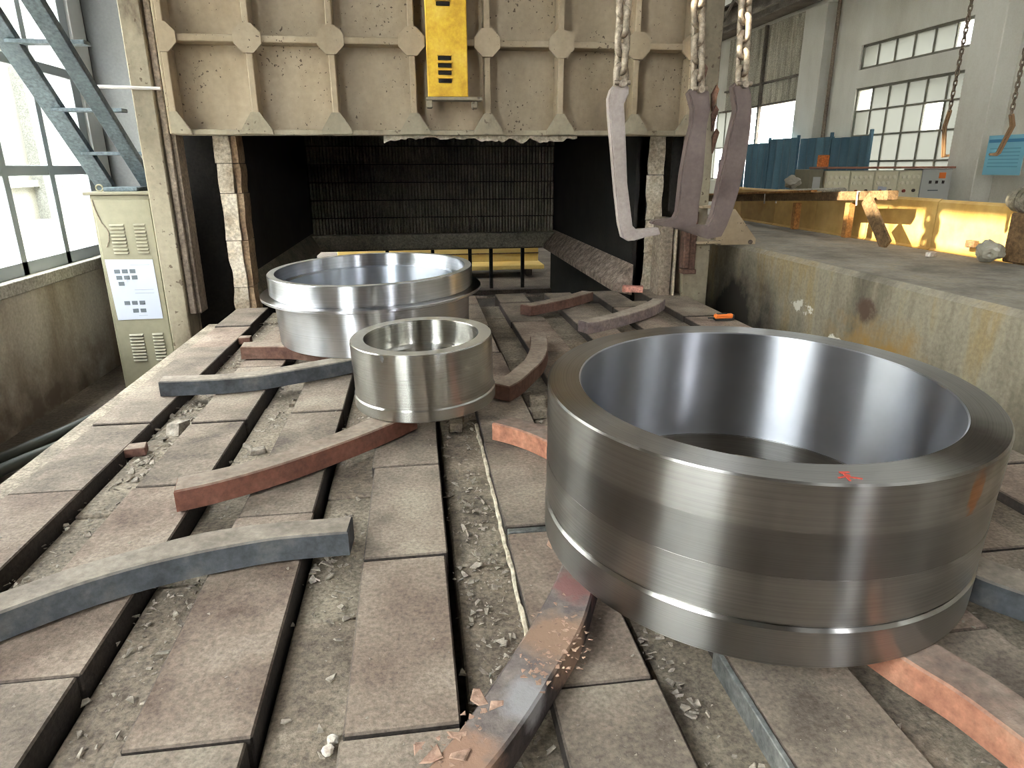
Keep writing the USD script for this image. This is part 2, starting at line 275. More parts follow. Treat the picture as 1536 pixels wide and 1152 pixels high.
m_tank = stone('tank_concrete', [(.30, (92, 86, 74)), (.43, (128, 119, 102)), (.53, (152, 143, 124)), (.62, (152, 134, 100)), (.68, (160, 150, 132)), (.8, (180, 175, 162))], scale=2.4, vstreak=.22, bump=.15, contrast=.22, upc=((112, 106, 98), (156, 150, 141)),
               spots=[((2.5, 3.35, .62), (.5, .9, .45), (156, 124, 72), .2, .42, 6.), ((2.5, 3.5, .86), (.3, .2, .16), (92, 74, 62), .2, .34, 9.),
                      ((2.5, 4.15, .74), (.2, .34, .12), (222, 216, 204), .27, .31, 13.), ((2.5, 3.75, .6), (.2, .2, .12), (226, 220, 208), .25, .3, 12.), ((2.5, 5.2, .5), (.6, 1.5, .75), (46, 41, 36), .08, .4, 3.)])  # last dark spot paints soot and the furnace's shade together
m_ysheet = stone('yellow_sheet', [(.3, (184, 142, 70)), (.55, (208, 170, 100)), (.75, (216, 184, 118))], scale=2., fine=12., bump=.05, rough=.5, contrast=.15)
m_ybright = stone('bright_yellow_sheet', [(.3, (226, 190, 104)), (.7, (240, 212, 140))], scale=2., bump=.03, contrast=.1)
m_wood = stone('brown_timber', [(.3, (86, 66, 44)), (.7, (128, 102, 72))], scale=8., vstreak=1.)
m_orange_post = stone('rusty_post', [(.3, (142, 92, 48)), (.7, (186, 136, 80))], scale=8.)
m_blue = stone('blue_screen', [(.3, (56, 84, 100)), (.7, (84, 116, 132))], scale=3., vstreak=.1, bump=.03, rough=.6, contrast=.15)
m_panel = stone('console_enamel', [(.3, (196, 188, 158)), (.7, (212, 205, 178))], scale=2., bump=.02, rough=.5, contrast=.08)
m_panel_grey = plain('grey_console', (178, 178, 172), .5)
m_lamp = plain('indicator_cap', (222, 214, 190), .4); m_knob_r = plain('red_knob', (128, 44, 30), .4); m_knob_b = plain('dark_knob', (60, 46, 36), .4)
m_topred = plain('red_brown_top', (146, 98, 76), .6)
m_orange = plain('orange_plastic', (232, 120, 46), .4); m_black = plain('black_rubber', (34, 32, 30), .6)
m_orange_box = stone('orange_board', [(.3, (176, 96, 48)), (.7, (204, 122, 66))], scale=5.)
m_hose = plain('dark_hose', (58, 60, 52), .5)
m_poster = plain('poster_blue', (132, 196, 218), .6); m_poster_d = plain('poster_header', (70, 138, 184), .6); m_poster_l = plain('poster_text', (104, 168, 194), .6)
m_girder = stone('girder_paint', [(.3, (72, 64, 56)), (.7, (112, 104, 92))], scale=3.)
m_motor = stone('motor_paint', [(.3, (104, 98, 84)), (.7, (150, 142, 124))], scale=9.)
m_bag = plain('clear_plastic', (150, 144, 130), .3)
m_rust = stone('rust_red', [(.3, (76, 54, 46)), (.7, (108, 82, 70))], scale=10.)
m_pinkbrick = stone('pink_brick', [(.3, (170, 112, 98)), (.7, (196, 140, 124))], scale=12.)
m_chalk = plain('red_chalk', (176, 66, 52), .8)
m_angle = stone('angle_iron', [(.3, (84, 86, 84)), (.7, (124, 124, 120))], scale=8., rough=.5, metallic=.3)

m_skyl2 = usdkit.material(stage, LOOK+'clearer_added_skylight', {'g': ('translucent_bsdf', {'color': (.17, .172, .168)})}, [], surface='g.BSDF')  # passes more daylight to brighten the middle and right of the hall
# ---------------------------------------------------------------- hall
XL, XR, YB, YF, ZC = -2.65, 8.0, -9.0, 22.0, 6.6
struct('floor', box(XL-.3, XR+.3, YB, YF, -.12, 0), m_floor, 'dark dusty concrete floor of the furnace hall', 'floor')
def wall_x(x0, x1, holes, y0, y1, z1):
    """Wall of constant x with rectangular openings (ya, yb, za, zb); openings must not overlap in y unless stacked."""
    P = []; ys = sorted({y0, y1, *[h[0] for h in holes], *[h[1] for h in holes]})
    for a, b in zip(ys[:-1], ys[1:]):
        hs = sorted([h for h in holes if h[0] <= a+1e-6 and h[1] >= b-1e-6], key=lambda h: h[2]); z = 0
        for h in hs:
            if h[2] > z: P.append(box(x0, x1, a, b, z, h[2]))
            z = h[3]
        if z < z1: P.append(box(x0, x1, a, b, z, z1))
    return P
LW = [(2.3, 6.40, .95, 3.6), (-3.4, -.3, .95, 5.6), (8.2, 12., .95, 3.6), (13., 17., .95, 3.6)]
SUN_HOLE = (1.55, 3.35, 4.97, 5.40)  # unseen opening added to throw a sun patch on the yellow guard
struct('wall_left', wall_x(XL-.3, XL, LW+[SUN_HOLE], YB, YF, ZC), m_wall_l, 'stained plaster wall under the tall windows on the left', 'wall')
RW = [(9.55, 12.2, 1.3, 2.97), (9.55, 12.2, 3.27, 3.68), (13.95, 16.6, 0., 2.95), (-5.2, -3.2, 1.3, 4.0)]
RW = RW+[(17.2, 21., 1.3, 3.0)]
struct('wall_right', wall_x(XR, XR+.3, RW, YB, YF, ZC), m_wall_r, 'pale grey plaster wall with long windows on the far right', 'wall')
struct('wall_front', box(XL-.3, XR+.3, YF, YF+.3, 0, ZC), m_wall_r, 'far end wall of the hall behind the furnace', 'wall')
struct('wall_back', [box(XL-.3, 4.4, YB-.3, YB, 0, ZC), box(5.4, XR+.3, YB-.3, YB, 0, ZC), box(4.4, 5.4, YB-.3, YB, 5.2, ZC), box(4.4, 5.4, YB-.3, YB, 0, 2.8)], m_wall_b, 'brown end wall behind the viewpoint with a high opening', 'wall')
SK = [(-1.9, -.5), (1.6, 3.0), (4.7, 7.2)]  # unseen roof strips added to brighten the hall from above
cs = []; x = XL-.3
for a, b in SK: cs.append(box(x, a, YB, YF, ZC, ZC+.15)); x = b
cs.append(box(x, XR+.3, YB, YF, ZC, ZC+.15))
struct('ceiling', cs, m_ceiling, 'roof boarding of the hall between added skylight strips', 'ceiling')
for i, (a, b) in enumerate(SK):
    t = thing(f'window_{i+20}', None, None, (a, YB, ZC), kind='structure'); tag(stage.GetPrimAtPath(t), ('left', 'middle', 'right')[i]+' unseen skylight strip added in the roof to light the hall', 'skylight')
    part(t, 'skylight_sheet', box(a, b, YB, YF, ZC+.02, ZC+.05), m_skyl if i < 1 else m_skyl2)
    part(t, 'glazing_bar', [box(a, b, y, y+.06, ZC-.04, ZC+.02) for y in np.arange(YB+1, YF, 2.)], m_girder)

wn = 0
def window(xi, side, y0, y1, z0, z1, ys, zs, mat, pane, label, inset=.06, bw=.028):
    """Steel window in a wall of constant x: outer frame, mullions, transoms, and one pane for each field."""
    global wn; wn += 1
    x0 = xi-inset-.04 if side < 0 else xi+inset; x1 = x0+.04
    t = thing(f'window_{wn}', label, 'window', (x0, y0, z0), kind='structure'); w = bw
    part(t, 'window_frame', [box(x0, x1, y0, y1, z0, z0+w*1.3), box(x0, x1, y0, y1, z1-w*1.3, z1), box(x0, x1, y0, y0+w*1.3, z0, z1), box(x0, x1, y1-w*1.3, y1, z0, z1)], mat)
    for y in ys: part(t, 'mullion', cbox(x0, x1, y-w/2, y+w/2, z0, z1, .003), mat)
    for z in zs: part(t, 'transom', cbox(x0+.002, x1-.002, y0, y1, z-w/2, z+w/2, .003), mat)
    Y = [y0, *ys, y1]; Z = [z0, *zs, z1]
    for a, b in zip(Y[:-1], Y[1:]):
        for c, d in zip(Z[:-1], Z[1:]): part(t, 'pane', box((x0+x1)/2-.002, (x0+x1)/2+.002, a+.004, b-.004, c+.004, d-.004), m_frost2 if pane is m_frost and rng.random() < .22 else pane)
    return t
window(XL, -1, 2.3, 6.40, .95, 3.6, [2.6, 3.22, 3.83, 4.44, 5.05, 5.66, 6.28], [1.64, 2.36, 3.02], m_frame, m_pane, 'tall steel framed window on the left behind the dark stair', inset=.02, bw=.07)
for i, (a, b, c, d) in enumerate(LW[1:]):
    window(XL, -1, a, b, c, d, list(np.arange(a+.62, b-.2, .62)), [1.64, 2.36, 3.02, *([3.7, 4.3, 5.0] if d > 4 else [])], m_frame, m_pane, ('left wall window beside the viewpoint', 'left wall window behind the furnace', 'far left wall window')[i])
window(XL, -1, SUN_HOLE[0], SUN_HOLE[1], SUN_HOLE[2], SUN_HOLE[3], [2.9], [], m_frame, m_pane, 'unseen high window added to aim a sun patch at the yellow guard')
yr = list(np.linspace(9.55, 12.2, 7))[1:-1]
window(XR, 1, 9.55, 12.2, 1.3, 2.97, yr, [1.72, 2.16, 2.58], m_frame2, m_frost, 'large many paned dusty window above the control cabinets', inset=.03, bw=.03)
window(XR, 1, 9.55, 12.2, 3.27, 3.68, yr, [], m_frame2, m_frost, 'long single row upper window on the right wall', inset=.03, bw=.03)
window(XR, 1, -5.2, -3.2, 1.3, 4.0, list(np.arange(-4.7, -3.3, .5)), [1.8, 2.4, 2.9, 3.5], m_frame2, m_frost, 'right wall window behind the viewpoint')
window(XR, 1, 17.2, 21., 1.3, 3.0, list(np.arange(17.7, 20.9, .5)), [2.1], m_frame2, m_frost, 'farthest right wall window')
struct('trim_1', [cbox(XL-.3, XL+.05, 2.2, 6.45, .865, .955, .006)], m_sill, 'cement sill under the left window', 'sill')
struct('trim_2', [cbox(XR-.22, XR, 13.1, 13.85, 0, 4.55, .01)], m_wall_r, 'plastered wall pier beside the corrugated sheets', 'pier')
struct('trim_3', [cbox(XR-.30, XR, 8.75, 9.30, 0, ZC, .01)], m_wall_r, 'plastered wall pier right of the upper window', 'pier')
struct('trim_5', [cbox(XL-.29, XL+.006, 6.375, 6.62, .957, 3.59, .004)], m_reveal, 'white plastered reveal at the far end of the left window', 'reveal')
# corrugated sheets over the open bay of the right wall
def wavy(xc, y0, y1, z0, z1, amp, pitch, th, n=None):
    n = n or int((y1-y0)/pitch*8); ys = np.linspace(y0, y1, n); xs = xc+amp*np.sin(2*np.pi*(ys-y0)/pitch); V = []; F = []
    for x, y in zip(xs, ys): V += [(x, y, z0), (x, y, z1), (x+th, y, z0), (x+th, y, z1)]
    for i in range(n-1):
        a, b = 4*i, 4*i+4
        F += [(a, a+1, b+1), (a, b+1, b), (a+2, b+3, a+3), (a+2, b+2, b+3), (a+1, a+3, b+3), (a+1, b+3, b+1), (a, b+2, a+2), (a, b, b+2)]
    mm = trimesh.Trimesh(V, F, process=False); mm.fix_normals(); return mm
t = thing('sheet_cladding', 'tall weathered corrugated cladding above the bright opening', 'cladding', (XR-.05, 13.9, 2.95))
for k in range(6): part(t, 'cladding_sheet', wavy(XR-.06-.012*(k % 2), 13.88+k*.6, 14.5+k*.6, 2.95, 4.6, .012, .1, .004), m_sheets, smooth=40)
part(t, 'rail', box(XR-.12, XR-.075, 13.88, 17.5, 3.4, 3.44), m_girder); part(t, 'rail', box(XR-.12, XR-.075, 13.88, 17.5, 2.93, 2.97), m_girder)
part(t, 'post', box(XR-.14, XR-.08, 15.55, 15.62, 0, 4.6), m_girder)
# crane girder under the roof on the right
t = thing('crane_girder', 'dark lattice crane girder high along the right wall', 'girder', (7.5, 12., 4.6))
part(t, 'bottom_flange', cbox(7.35, 7.75, YB+.1, YF-.1, 4.60, 4.64), m_girder); part(t, 'web', cbox(7.53, 7.57, YB+.1, YF-.1, 4.64, 5.15), m_girder); part(t, 'top_flange', cbox(7.35, 7.75, YB+.1, YF-.1, 5.15, 5.19), m_girder)
for k in range(9):
    y = 10+k*1.2
    part(t, 'brace', bar((7.0, y, 4.66), (7.0, y+1.2, 5.5), .05, .05, (1, 0, 0)), m_girder); part(t, 'brace', bar((7.0, y+1.2, 4.66), (7.0, y, 5.5), .05, .05, (1, 0, 0)), m_girder)
part(t, 'lattice_rail', box(6.96, 7.04, 10, 21, 4.60, 4.68), m_girder); part(t, 'lattice_rail', box(6.96, 7.04, 10, 21, 5.46, 5.54), m_girder)
single('wall_pipe', tube([(7.93, 12.95, 0), (7.93, 12.95, 5.2)], .035, 10), m_brownpost, 'thin brown downpipe on the right wall beside the pier', 'pipe')
# outside
struct('yard', box(-40, 60, -40, 60, -.3, -.14), m_yard, 'bare yard ground outside the hall', 'ground')
t = thing('office_block', 'pale building outside the left window', 'building', (-9.6, 6, -.14))
part(t, 'wall', box(-12, -9, 9., 26, -.14, 8.0), m_facade)
part(t, 'ledge', box(-9., -8.86, 9., 26, 1.25, 1.4), m_facade); part(t, 'plinth', box(-9., -8.7, 9., 26, -.14, .5), m_yard)
for k in range(4): part(t, 'pilaster', box(-9., -8.75, 9.5+k*4.3, 10.3+k*4.3, .5, 8.0), m_facade2)
single('white_block', box(-12, -9, -14, 8.95, -.14, 8.0), m_bounceblock, 'unseen white block added outside to bounce light into the hall', 'building')  # added out of view: bounces light in and holds off the low sun
t = thing('store_shed', 'pale low shed outside the right wall openings', 'building', (16, 10, -.14)); part(t, 'wall', box(15, 18, -10, 12.2, -.14, 3.), m_facade); part(t, 'roof', box(14.7, 18.3, -10.3, 12.5, 3., 3.15), m_sill)

# ---------------------------------------------------------------- furnace
F = thing('car_bottom_furnace', 'large cream furnace with dark open mouth behind the car', 'furnace', (.25, 5.2, 0))
XI0, XI1, YBK = -1.30, 1.80, 8.9
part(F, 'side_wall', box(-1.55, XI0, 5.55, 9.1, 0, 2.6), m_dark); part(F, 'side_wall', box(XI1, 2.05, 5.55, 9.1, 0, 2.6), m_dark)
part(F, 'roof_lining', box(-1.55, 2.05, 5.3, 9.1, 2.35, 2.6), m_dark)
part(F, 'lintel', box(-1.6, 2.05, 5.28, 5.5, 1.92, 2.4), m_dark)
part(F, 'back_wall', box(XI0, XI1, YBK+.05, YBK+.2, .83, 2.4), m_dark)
def pleats(y, x0, x1, z0, z1, n, amp):
    xs = np.linspace(x0, x1, 2*n+1); V = []; Fc = []
    for i, xx in enumerate(xs): yy = y-(amp if i % 2 else 0)+.012*noise(np.array([xx*9, z0*7, 0])); V += [(xx, yy, z0), (xx, yy, z1)]
    for i in range(2*n): a = 2*i; Fc += [(a, a+2, a+3), (a, a+3, a+1)]
    return trimesh.Trimesh(V, Fc, process=False)
for k in range(7): part(F, 'pleated_lining', pleats(YBK+.04-.01*(k % 2), XI0, XI1, .83+k*.215, 1.035+k*.215, 78, .05), m_lining, label='row of sooty pleated fibre lining')
part(F, 'back_ledge', cbox(XI0, XI1, YBK-.16, YBK+.1, .655, .84, .01), m_lining)
def ledge_x(xa, xb, sgn):
    P = [(xa, .60), (xb, .64), (xb, .69), (xa, .86)]; V = []
    for y in (5.5, YBK): V += [(p[0], y, p[1]) for p in P]
    return trimesh.convex.convex_hull(np.array(V))
part(F, 'side_ledge', ledge_x(XI1, 1.63, 1), m_ledge); part(F, 'side_ledge', ledge_x(XI0, -1.2, 1), m_lining)
part(F, 'rear_beam', box(XI0, XI1, 9.12, 9.2, .60, .66), m_car)
for xx in (-.4, .2, .70, .985, 1.42): part(F, 'rear_post', cbox(xx-.02, xx+.025, 9.14, 9.2, .0, .6), m_dark)
part(F, 'rear_sill', cbox(XI0, XI1, 9.0, 9.25, .0, .06), m_car); part(F, 'rear_rail', cbox(XI0, 1.5, 8.2, 8.24, .10, .13), m_ledge); part(F, 'rear_brace', bar((1.0, 8.22, .12), (1.12, 7.2, .10), .08, .05), m_ledge)
struct('trim_4', [cbox(-.70, -.62, .3, 8.9, 0.0, .03), cbox(1.35, 1.43, .3, 8.9, 0.0, .03)], m_car, 'pair of floor rails under the furnace car', 'rail')
# front posts and jambs
def ragged(x0, x1, y0, y1, z0, z1, amp, n=26, seed=0):
    """A vertical block of fibre with ragged side edges."""
    zs = np.linspace(z0, z1, n); L_ = x0+amp*(noise(np.c_[zs*9, zs*0+seed, zs*0])-.5)*2; R_ = x1+amp*(noise(np.c_[zs*8, zs*0+seed+9, zs*0])-.5)*1.2
    return extrude_xz([(a, z) for a, z in zip(L_, zs)]+[(a, z) for a, z in zip(R_[::-1], zs[::-1])], y0, y1)
for k, (za, zc) in enumerate(((.30, .78), (.785, 1.13), (1.135, 1.47), (1.475, 1.68), (1.685, 1.93))):
    part(F, 'jamb_block', ragged(-1.405+.004*(k % 2), -1.30, 5.34-.006*(k % 2), 5.56, za, zc, .012, 14, k), m_fibre, label='pale ragged fibre block of the left jamb')
    part(F, 'jamb_side', ragged(-1.30, -1.255, 5.36, 5.56, za, zc, .010, 14, k+30), m_fibre_side)
for k, (za, zc) in enumerate(((.30, .95), (.955, 1.22), (1.225, 1.58), (1.585, 1.93))):
    part(F, 'jamb_block', ragged(1.895, 2.03, 5.53-.005*(k % 2), 5.72, za, zc, .012, 14, k+50), m_fibre, label='pale ragged fibre block of the right jamb')
    part(F, 'jamb_side', ragged(1.835, 1.895, 5.55, 5.72, za, zc, .010, 14, k+70), m_fibre_side)
part(F, 'front_post', [cbox(-1.835, -1.695, 5.14, 5.42, 0, 3.9, .008)], m_cream2, label='left cream front post with chipped paint')
part(F, 'front_post_flange', [cbox(-1.69, -1.645, 5.17, 5.40, .62, 3.9, .005), cbox(-1.645, -1.615, 5.20, 5.36, .62, 3.9, .004)], m_brownpost)
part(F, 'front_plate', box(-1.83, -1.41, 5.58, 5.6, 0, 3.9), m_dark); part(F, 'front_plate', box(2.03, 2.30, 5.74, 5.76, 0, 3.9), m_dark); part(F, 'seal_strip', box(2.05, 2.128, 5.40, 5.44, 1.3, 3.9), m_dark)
part(F, 'front_post', [cbox(2.13, 2.275, 5.16, 5.42, 0, 3.9, .008)], m_cream2, label='right cream front post with peeling edge')
part(F, 'inner_column', [cbox(1.92, 2.02, 5.2, 5.4, 0, 1.26, .006)], m_brownpost); part(F, 'inner_strip', cbox(2.035, 2.05, 5.18, 5.3, 0, 1.20, .003), m_fibre)
part(F, 'lower_column', cbox(2.09, 2.30, 5.12, 5.16, 0, 1.16, .004), m_cream2)
part(F, 'latch_bracket', [cbox(2.06, 2.11, 5.06, 5.16, .88, 1.26, .01), cbox(2.11, 2.17, 5.08, 5.16, .86, 1.32, .01), cbox(2.06, 2.17, 5.05, 5.15, .84, .875, .005)], m_rust, label='rust red latch on the right post')
g = extrude_xz([(2.33, 1.055), (2.33, 1.30), (2.47, 1.33), (2.665, 1.10), (2.665, 1.056)], 5.10, 5.13)
g2 = part(F, 'gusset_bracket', [g, cbox(2.16, 2.36, 5.05, 5.16, 1.07, 1.09, .003), cbox(2.18, 2.32, 5.05, 5.16, 1.34, 1.36, .003)], m_cream)
for xx in (2.36, 2.62): part(g2, 'bolt', [rod((xx, 5.09, 1.075), (xx, 5.105, 1.075), .018, 8)], m_car)
peel = [extrude_xz([(2.12+a, z), (2.12+a+.028, z+.06), (2.12+a+.05, z+.03), (2.12+a+.03, z-.05), (2.12+a+.012, z-.12)], 5.13, 5.155) for a, z in ((.10, 2.16), (.11, 2.02), (.02, 1.95), (.13, 1.86), (.0, 2.3))]
part(F, 'peeling_paint', peel, m_rust)
single('tie_rod', rod((-2.15, 5.12, 2.165), (-1.64, 5.12, 2.155), .011, 8), m_rod, 'thin pale rod sticking out left of the cream post', 'rod')

# lifting door
D = thing('furnace_door', 'raised cream furnace door with square ribs and octagonal plates', 'furnace door', (.25, 5.1, 1.865))
DX0, DX1, DZ0 = -1.585, 2.035, 1.868
XS = [-1.565, -1.037, -.508, .025, .538, 1.057, 1.604, 2.02]; ZR = [2.457, 3.05, 3.64]
for a, b in zip(XS[:-1], XS[1:]):
    for c, d in zip([DZ0, *ZR[:-1]], ZR): part(D, 'door_panel', cbox(a, b, 5.20, 5.235, c, d, .002), m_cream)
ends = [DX0, *XS[1:-1], DX1]
for xx in XS:
    for c, d in zip([DZ0+.11, *[z+.09 for z in ZR[:-1]]], [z-.09 for z in ZR]): part(D, 'vertical_rib', cbox(xx-.021, xx+.021, 5.055, 5.204, c-.03, d+.03, .005), m_cream)
for z in ZR[:-1]:
    for a, b in zip(XS[:-1], XS[1:]): part(D, 'horizontal_rib', cbox(a+.06, b-.06, 5.057, 5.204, z-.022, z+.022, .005), m_cream)
def octa(x, z, r, clip=0):
    k = r*.38; P = [(x-k, z-r), (x+k, z-r), (x+r, z-k), (x+r, z+k), (x+k, z+r), (x-k, z+r), (x-r, z+k), (x-r, z-k)]
    p = sg.Polygon(P).intersection(sg.box(DX0, 0, DX1, 9)); return extrude_xz(list(p.exterior.coords)[:-1], 5.038, 5.057)
for z in ZR[:-1]:
    for xx in XS: part(D, 'junction_plate', octa(xx, z, .088), m_cream)
for xx in XS:
    p = sg.Polygon([(xx-.105, DZ0+.002), (xx+.105, DZ0+.002), (xx+.10, DZ0+.03), (xx+.028, DZ0+.14), (xx-.028, DZ0+.14), (xx-.10, DZ0+.03)]).intersection(sg.box(DX0, 0, DX1, 9))
    part(D, 'bottom_gusset', extrude_xz(list(p.exterior.coords)[:-1], 5.038, 5.057), m_cream2)
part(D, 'bottom_flange', cbox(DX0, DX1, 5.06, 5.235, DZ0-.004, DZ0+.03, .004), m_cream2)
part(D, 'side_flange', cbox(DX0-.02, DX0, 5.06, 5.235, DZ0, 3.64, .004), m_cream); part(D, 'side_flange', cbox(DX1, DX1+.02, 5.06, 5.235, DZ0, 3.64, .004), m_cream)
yb_ = part(D, 'yellow_beam', [cbox(.122, .395, 4.97, 5.05, 2.105, 3.5, .006)], m_yellow, label='yellow box beam down the middle of the door')
for z in (2.345, 2.30, 2.255, 2.205, 2.71, 2.67): part(yb_, 'slot', [cbox(.195, .285, 4.955, 4.985, z-.012, z+.012, .004)], m_dark, label='dark slot in the yellow beam'); part(yb_, 'slot_lip', cbox(.19, .29, 4.945, 4.975, z+.014, z+.022, .002), m_yellow)
part(yb_, 'foot_plate', cbox(.105, .49, 4.93, 5.05, 2.082, 2.104, .004), m_cream2); part(yb_, 'foot_bracket', [cbox(.108, .15, 4.94, 5.05, 2.035, 2.083, .006), cbox(.42, .46, 4.98, 5.05, 2.035, 2.083, .006)], m_cream2)
xs_ = np.linspace(-.2, 1.2, 120); lo = DZ0-.012-.035*noise(np.c_[xs_*14, xs_*0, xs_*0])**2-.02*noise(np.c_[xs_*40, xs_*0+3, xs_*0])
part(D, 'fibre_seal', extrude_xz([(-.2, DZ0)]+[(a, z) for a, z in zip(xs_, lo)]+[(1.2, DZ0)], 5.12, 5.18), m_seal)

# things seen through the low opening at the back of the furnace
t = thing('yellow_trolley', 'yellow trolley seen through the gap behind the furnace', 'trolley', (.9, 10.6, 0))
part(t, 'side_panel', cbox(-1.2, 1.88, 10.5, 10.56, .24, .62, .01), m_ybright); part(t, 'deck', cbox(-1.2, 1.95, 10.35, 11.2, .13, .20, .01), m_ybright); part(t, 'rib', cbox(-1.2, 1.88, 10.47, 10.5, .36, .375, .003), m_wood)
for xx in (-.9, .6, 1.7): part(t, 'foot', cbox(xx, xx+.1, 10.6, 11.0, 0, .13), m_car)

# ---------------------------------------------------------------- furnace car
C = thing('furnace_car', 'low furnace car paved with rows of raised refractory slabs', 'furnace car', (.38, 3., 0))
part(C, 'car_frame', [box(-1.33, 2.12, .3, 5.32, .2, .50), cbox(-1.36, -1.30, .3, 5.15, 0.1, .55), cbox(2.08, 2.14, .3, 5.15, 0.1, .55)], m_car)
for xx in (-.66, 1.39):
    for yy in (1., 2.6, 4.4): part(C, 'wheel', rod((xx-.05, yy, .14), (xx+.05, yy, .14), .14, 20), m_car)
SX = [(-1.352, -1.126), (-.964, -.737), (-.575, -.352), (-.186, .042), (.220, .446), (.612, .854), (1.03, 1.25), (1.43, 1.65), (1.83, 2.14)]
SY = [[.3, 1.2, 2.16, 2.775, 4.02, 4.57, 5.18], [.3, 1.25, 2.157, 2.745, 3.55, 4.4, 5.2], [.3, 1.032, 1.9, 2.81, 3.6, 4.4, 5.25], [.3, 1.006, 1.60, 2.19, 2.9, 3.7, 4.5, 5.3],
      [.3, 1.08, 1.715, 2.36, 3.0, 3.655, 4.32, 5.05, 5.42], [.3, 1.2, 2.05, 2.9, 3.62, 4.42, 5.1, 5.46], [.3, 1.115, 2.0, 2.9, 3.6, 4.28, 5.0, 5.46], [.3, 1.4, 2.3, 3.2, 3.9, 4.8, 5.48], [.3, 1.2, 1.9, 2.75, 3.6, 4.4, 5.1, 5.5]]
for si, ((xa, xb_), ys) in enumerate(zip(SX, SY)):
    for k, (a, b) in enumerate(zip(ys[:-1], ys[1:])):
        gap = .003 if rng.random() < .6 else .007; a2, b2 = a+gap, b-gap
        if si == 4 and k == 2: a2 = 1.722
        if si == 4 and k == 1: b2 = 1.69
        dx = rng.normal(0, .003, 2); dz = float(np.clip(rng.normal(0, .0025), -.005, .0035))-(.004 if si == 0 and k == 2 else 0)
        if si == 0 and k == 3: dz = .003
        if si == 3 and k == 2: dx += .006
        mm = cbox(xa+dx[0], xb_+dx[1], a2, b2, .53, H+dz, .004)
        c = mm.bounds.mean(0); mm.apply_translation(-c); mm.apply_transform(trimesh.transformations.euler_matrix(rng.normal(0, .0022), rng.normal(0, .003), rng.normal(0, .004))); mm.apply_translation(c)
        part(C, 'hearth_slab', mm, m_slab[(si*3+k+(k*k) % 3) % 3])
for si in range(8):
    xa, xb_ = SX[si][1]+.018, SX[si+1][0]+.015
    ys = [.3]+sorted({1: [1.05, 1.62, 2.3, 3.0, 3.7, 4.4], 2: [1.42, 2.065, 2.7, 3.4, 4.1, 4.8], 3: [1.09, 1.606, 2.15, 2.72, 3.4, 4.0, 4.6]}.get(si, list(np.arange(.75+.2*rng.random(), 5.0, .56))))+[5.2]
    for k, (a, b) in enumerate(zip(ys[:-1], ys[1:])):
        z = .606+rng.normal(0, .004)
        mm = cbox(xa, xb_, a+.003, b-.003, .5, z, .005)
        part(C, 'filler_brick', mm, m_fill[rng.integers(2)])
part(C, 'edge_angle', [cbox(.598, .610, .3, 1.14, .58, H+.004, .002)], m_angle, label='grey angle iron along the slab edge')
part(C, 'edge_angle', [cbox(.222, .42, 1.694, 1.716, .60, H-.004, .002)], m_angle, label='grey channel between two slabs')
part(C, 'side_curb', cbox(-1.56, -1.36, .3, 5.1, .40, .56, .02), m_fill[0])
zz = np.linspace(1.15, 2.62, 60); wx = .209+.006*noise(np.c_[zz*22, zz*0, zz*0])
part(C, 'fibre_bead', tube(np.c_[wx, zz, .612+.012*noise(np.c_[zz*15, zz*0+5, zz*0])], .005+.0055*noise(np.c_[zz*30, zz*0+2, zz*0]), 7), m_seal, label='thin white bead along a slab edge')

# ---------------------------------------------------------------- bars that carry the rings
def arc_bar(name, front, back, mat, label, z0=H+.008, z1=.728, n=28, dz=0):
    f, b = densify(front, n), densify(back, n)
    mm = prism(f, b, z0+dz, z1+dz, .005)
    return single(name, mm, mat, label, 'curved bar', smooth=30)
arc_bar('curved_bar', [(-1.07, 1.262), (-1.004, 1.334), (-.941, 1.385), (-.802, 1.483), (-.675, 1.544), (-.53, 1.59), (-.371, 1.618), (-.218, 1.62)],
        [(-1.14, 1.33), (-1.062, 1.406), (-.984, 1.465), (-.862, 1.555), (-.726, 1.625), (-.59, 1.68), (-.412, 1.705), (-.213, 1.707)], m_blue_bar, 'blue grey curved bar with dusty top in the left foreground')
arc_bar('curved_bar', [(-.759, 1.938), (-.69, 1.964), (-.574, 2.026), (-.453, 2.11), (-.357, 2.19), (-.225, 2.31), (-.147, 2.39), (-.033, 2.52)],
        [(-.779, 2.037), (-.713, 2.067), (-.605, 2.121), (-.50, 2.19), (-.41, 2.265), (-.306, 2.37), (-.234, 2.455), (-.118, 2.59)], m_red_bar, 'red brown curved bar running under the front of the small ring')
arc_bar('curved_bar', [(-1.194, 3.094), (-.958, 3.090), (-.791, 3.112), (-.629, 3.184), (-.456, 3.273), (-.362, 3.331), (-.26, 3.40)],
        [(-1.205, 3.19), (-.979, 3.18), (-.811, 3.205), (-.66, 3.276), (-.51, 3.36), (-.42, 3.415), (-.32, 3.485)], m_blue_bar, 'dark grey curved bar between the far ring and the small ring')
arc_bar('curved_bar', [(-.977, 3.69), (-.75, 3.66), (-.576, 3.588), (-.428, 3.497)], [(-.984, 3.80), (-.745, 3.765), (-.54, 3.69), (-.38, 3.59)], m_brown_bar, 'dark red bar under the left side of the far flanged ring')
arc_bar('curved_bar', [(.765, 4.544), (1.024, 4.726), (1.186, 4.868), (1.334, 5.022)], [(.70, 4.61), (.96, 4.80), (1.12, 4.94), (1.262, 5.085)], m_brown_bar, 'brown curved bar near the furnace mouth, farthest of all bars')
arc_bar('curved_bar', [(1.026, 3.963), (1.247, 4.094), (1.421, 4.234), (1.616, 4.42), (1.771, 4.632)], [(.985, 4.05), (1.19, 4.175), (1.353, 4.312), (1.533, 4.48), (1.693, 4.684)], m_mauve_bar, 'mauve grey curved bar behind the big ring')
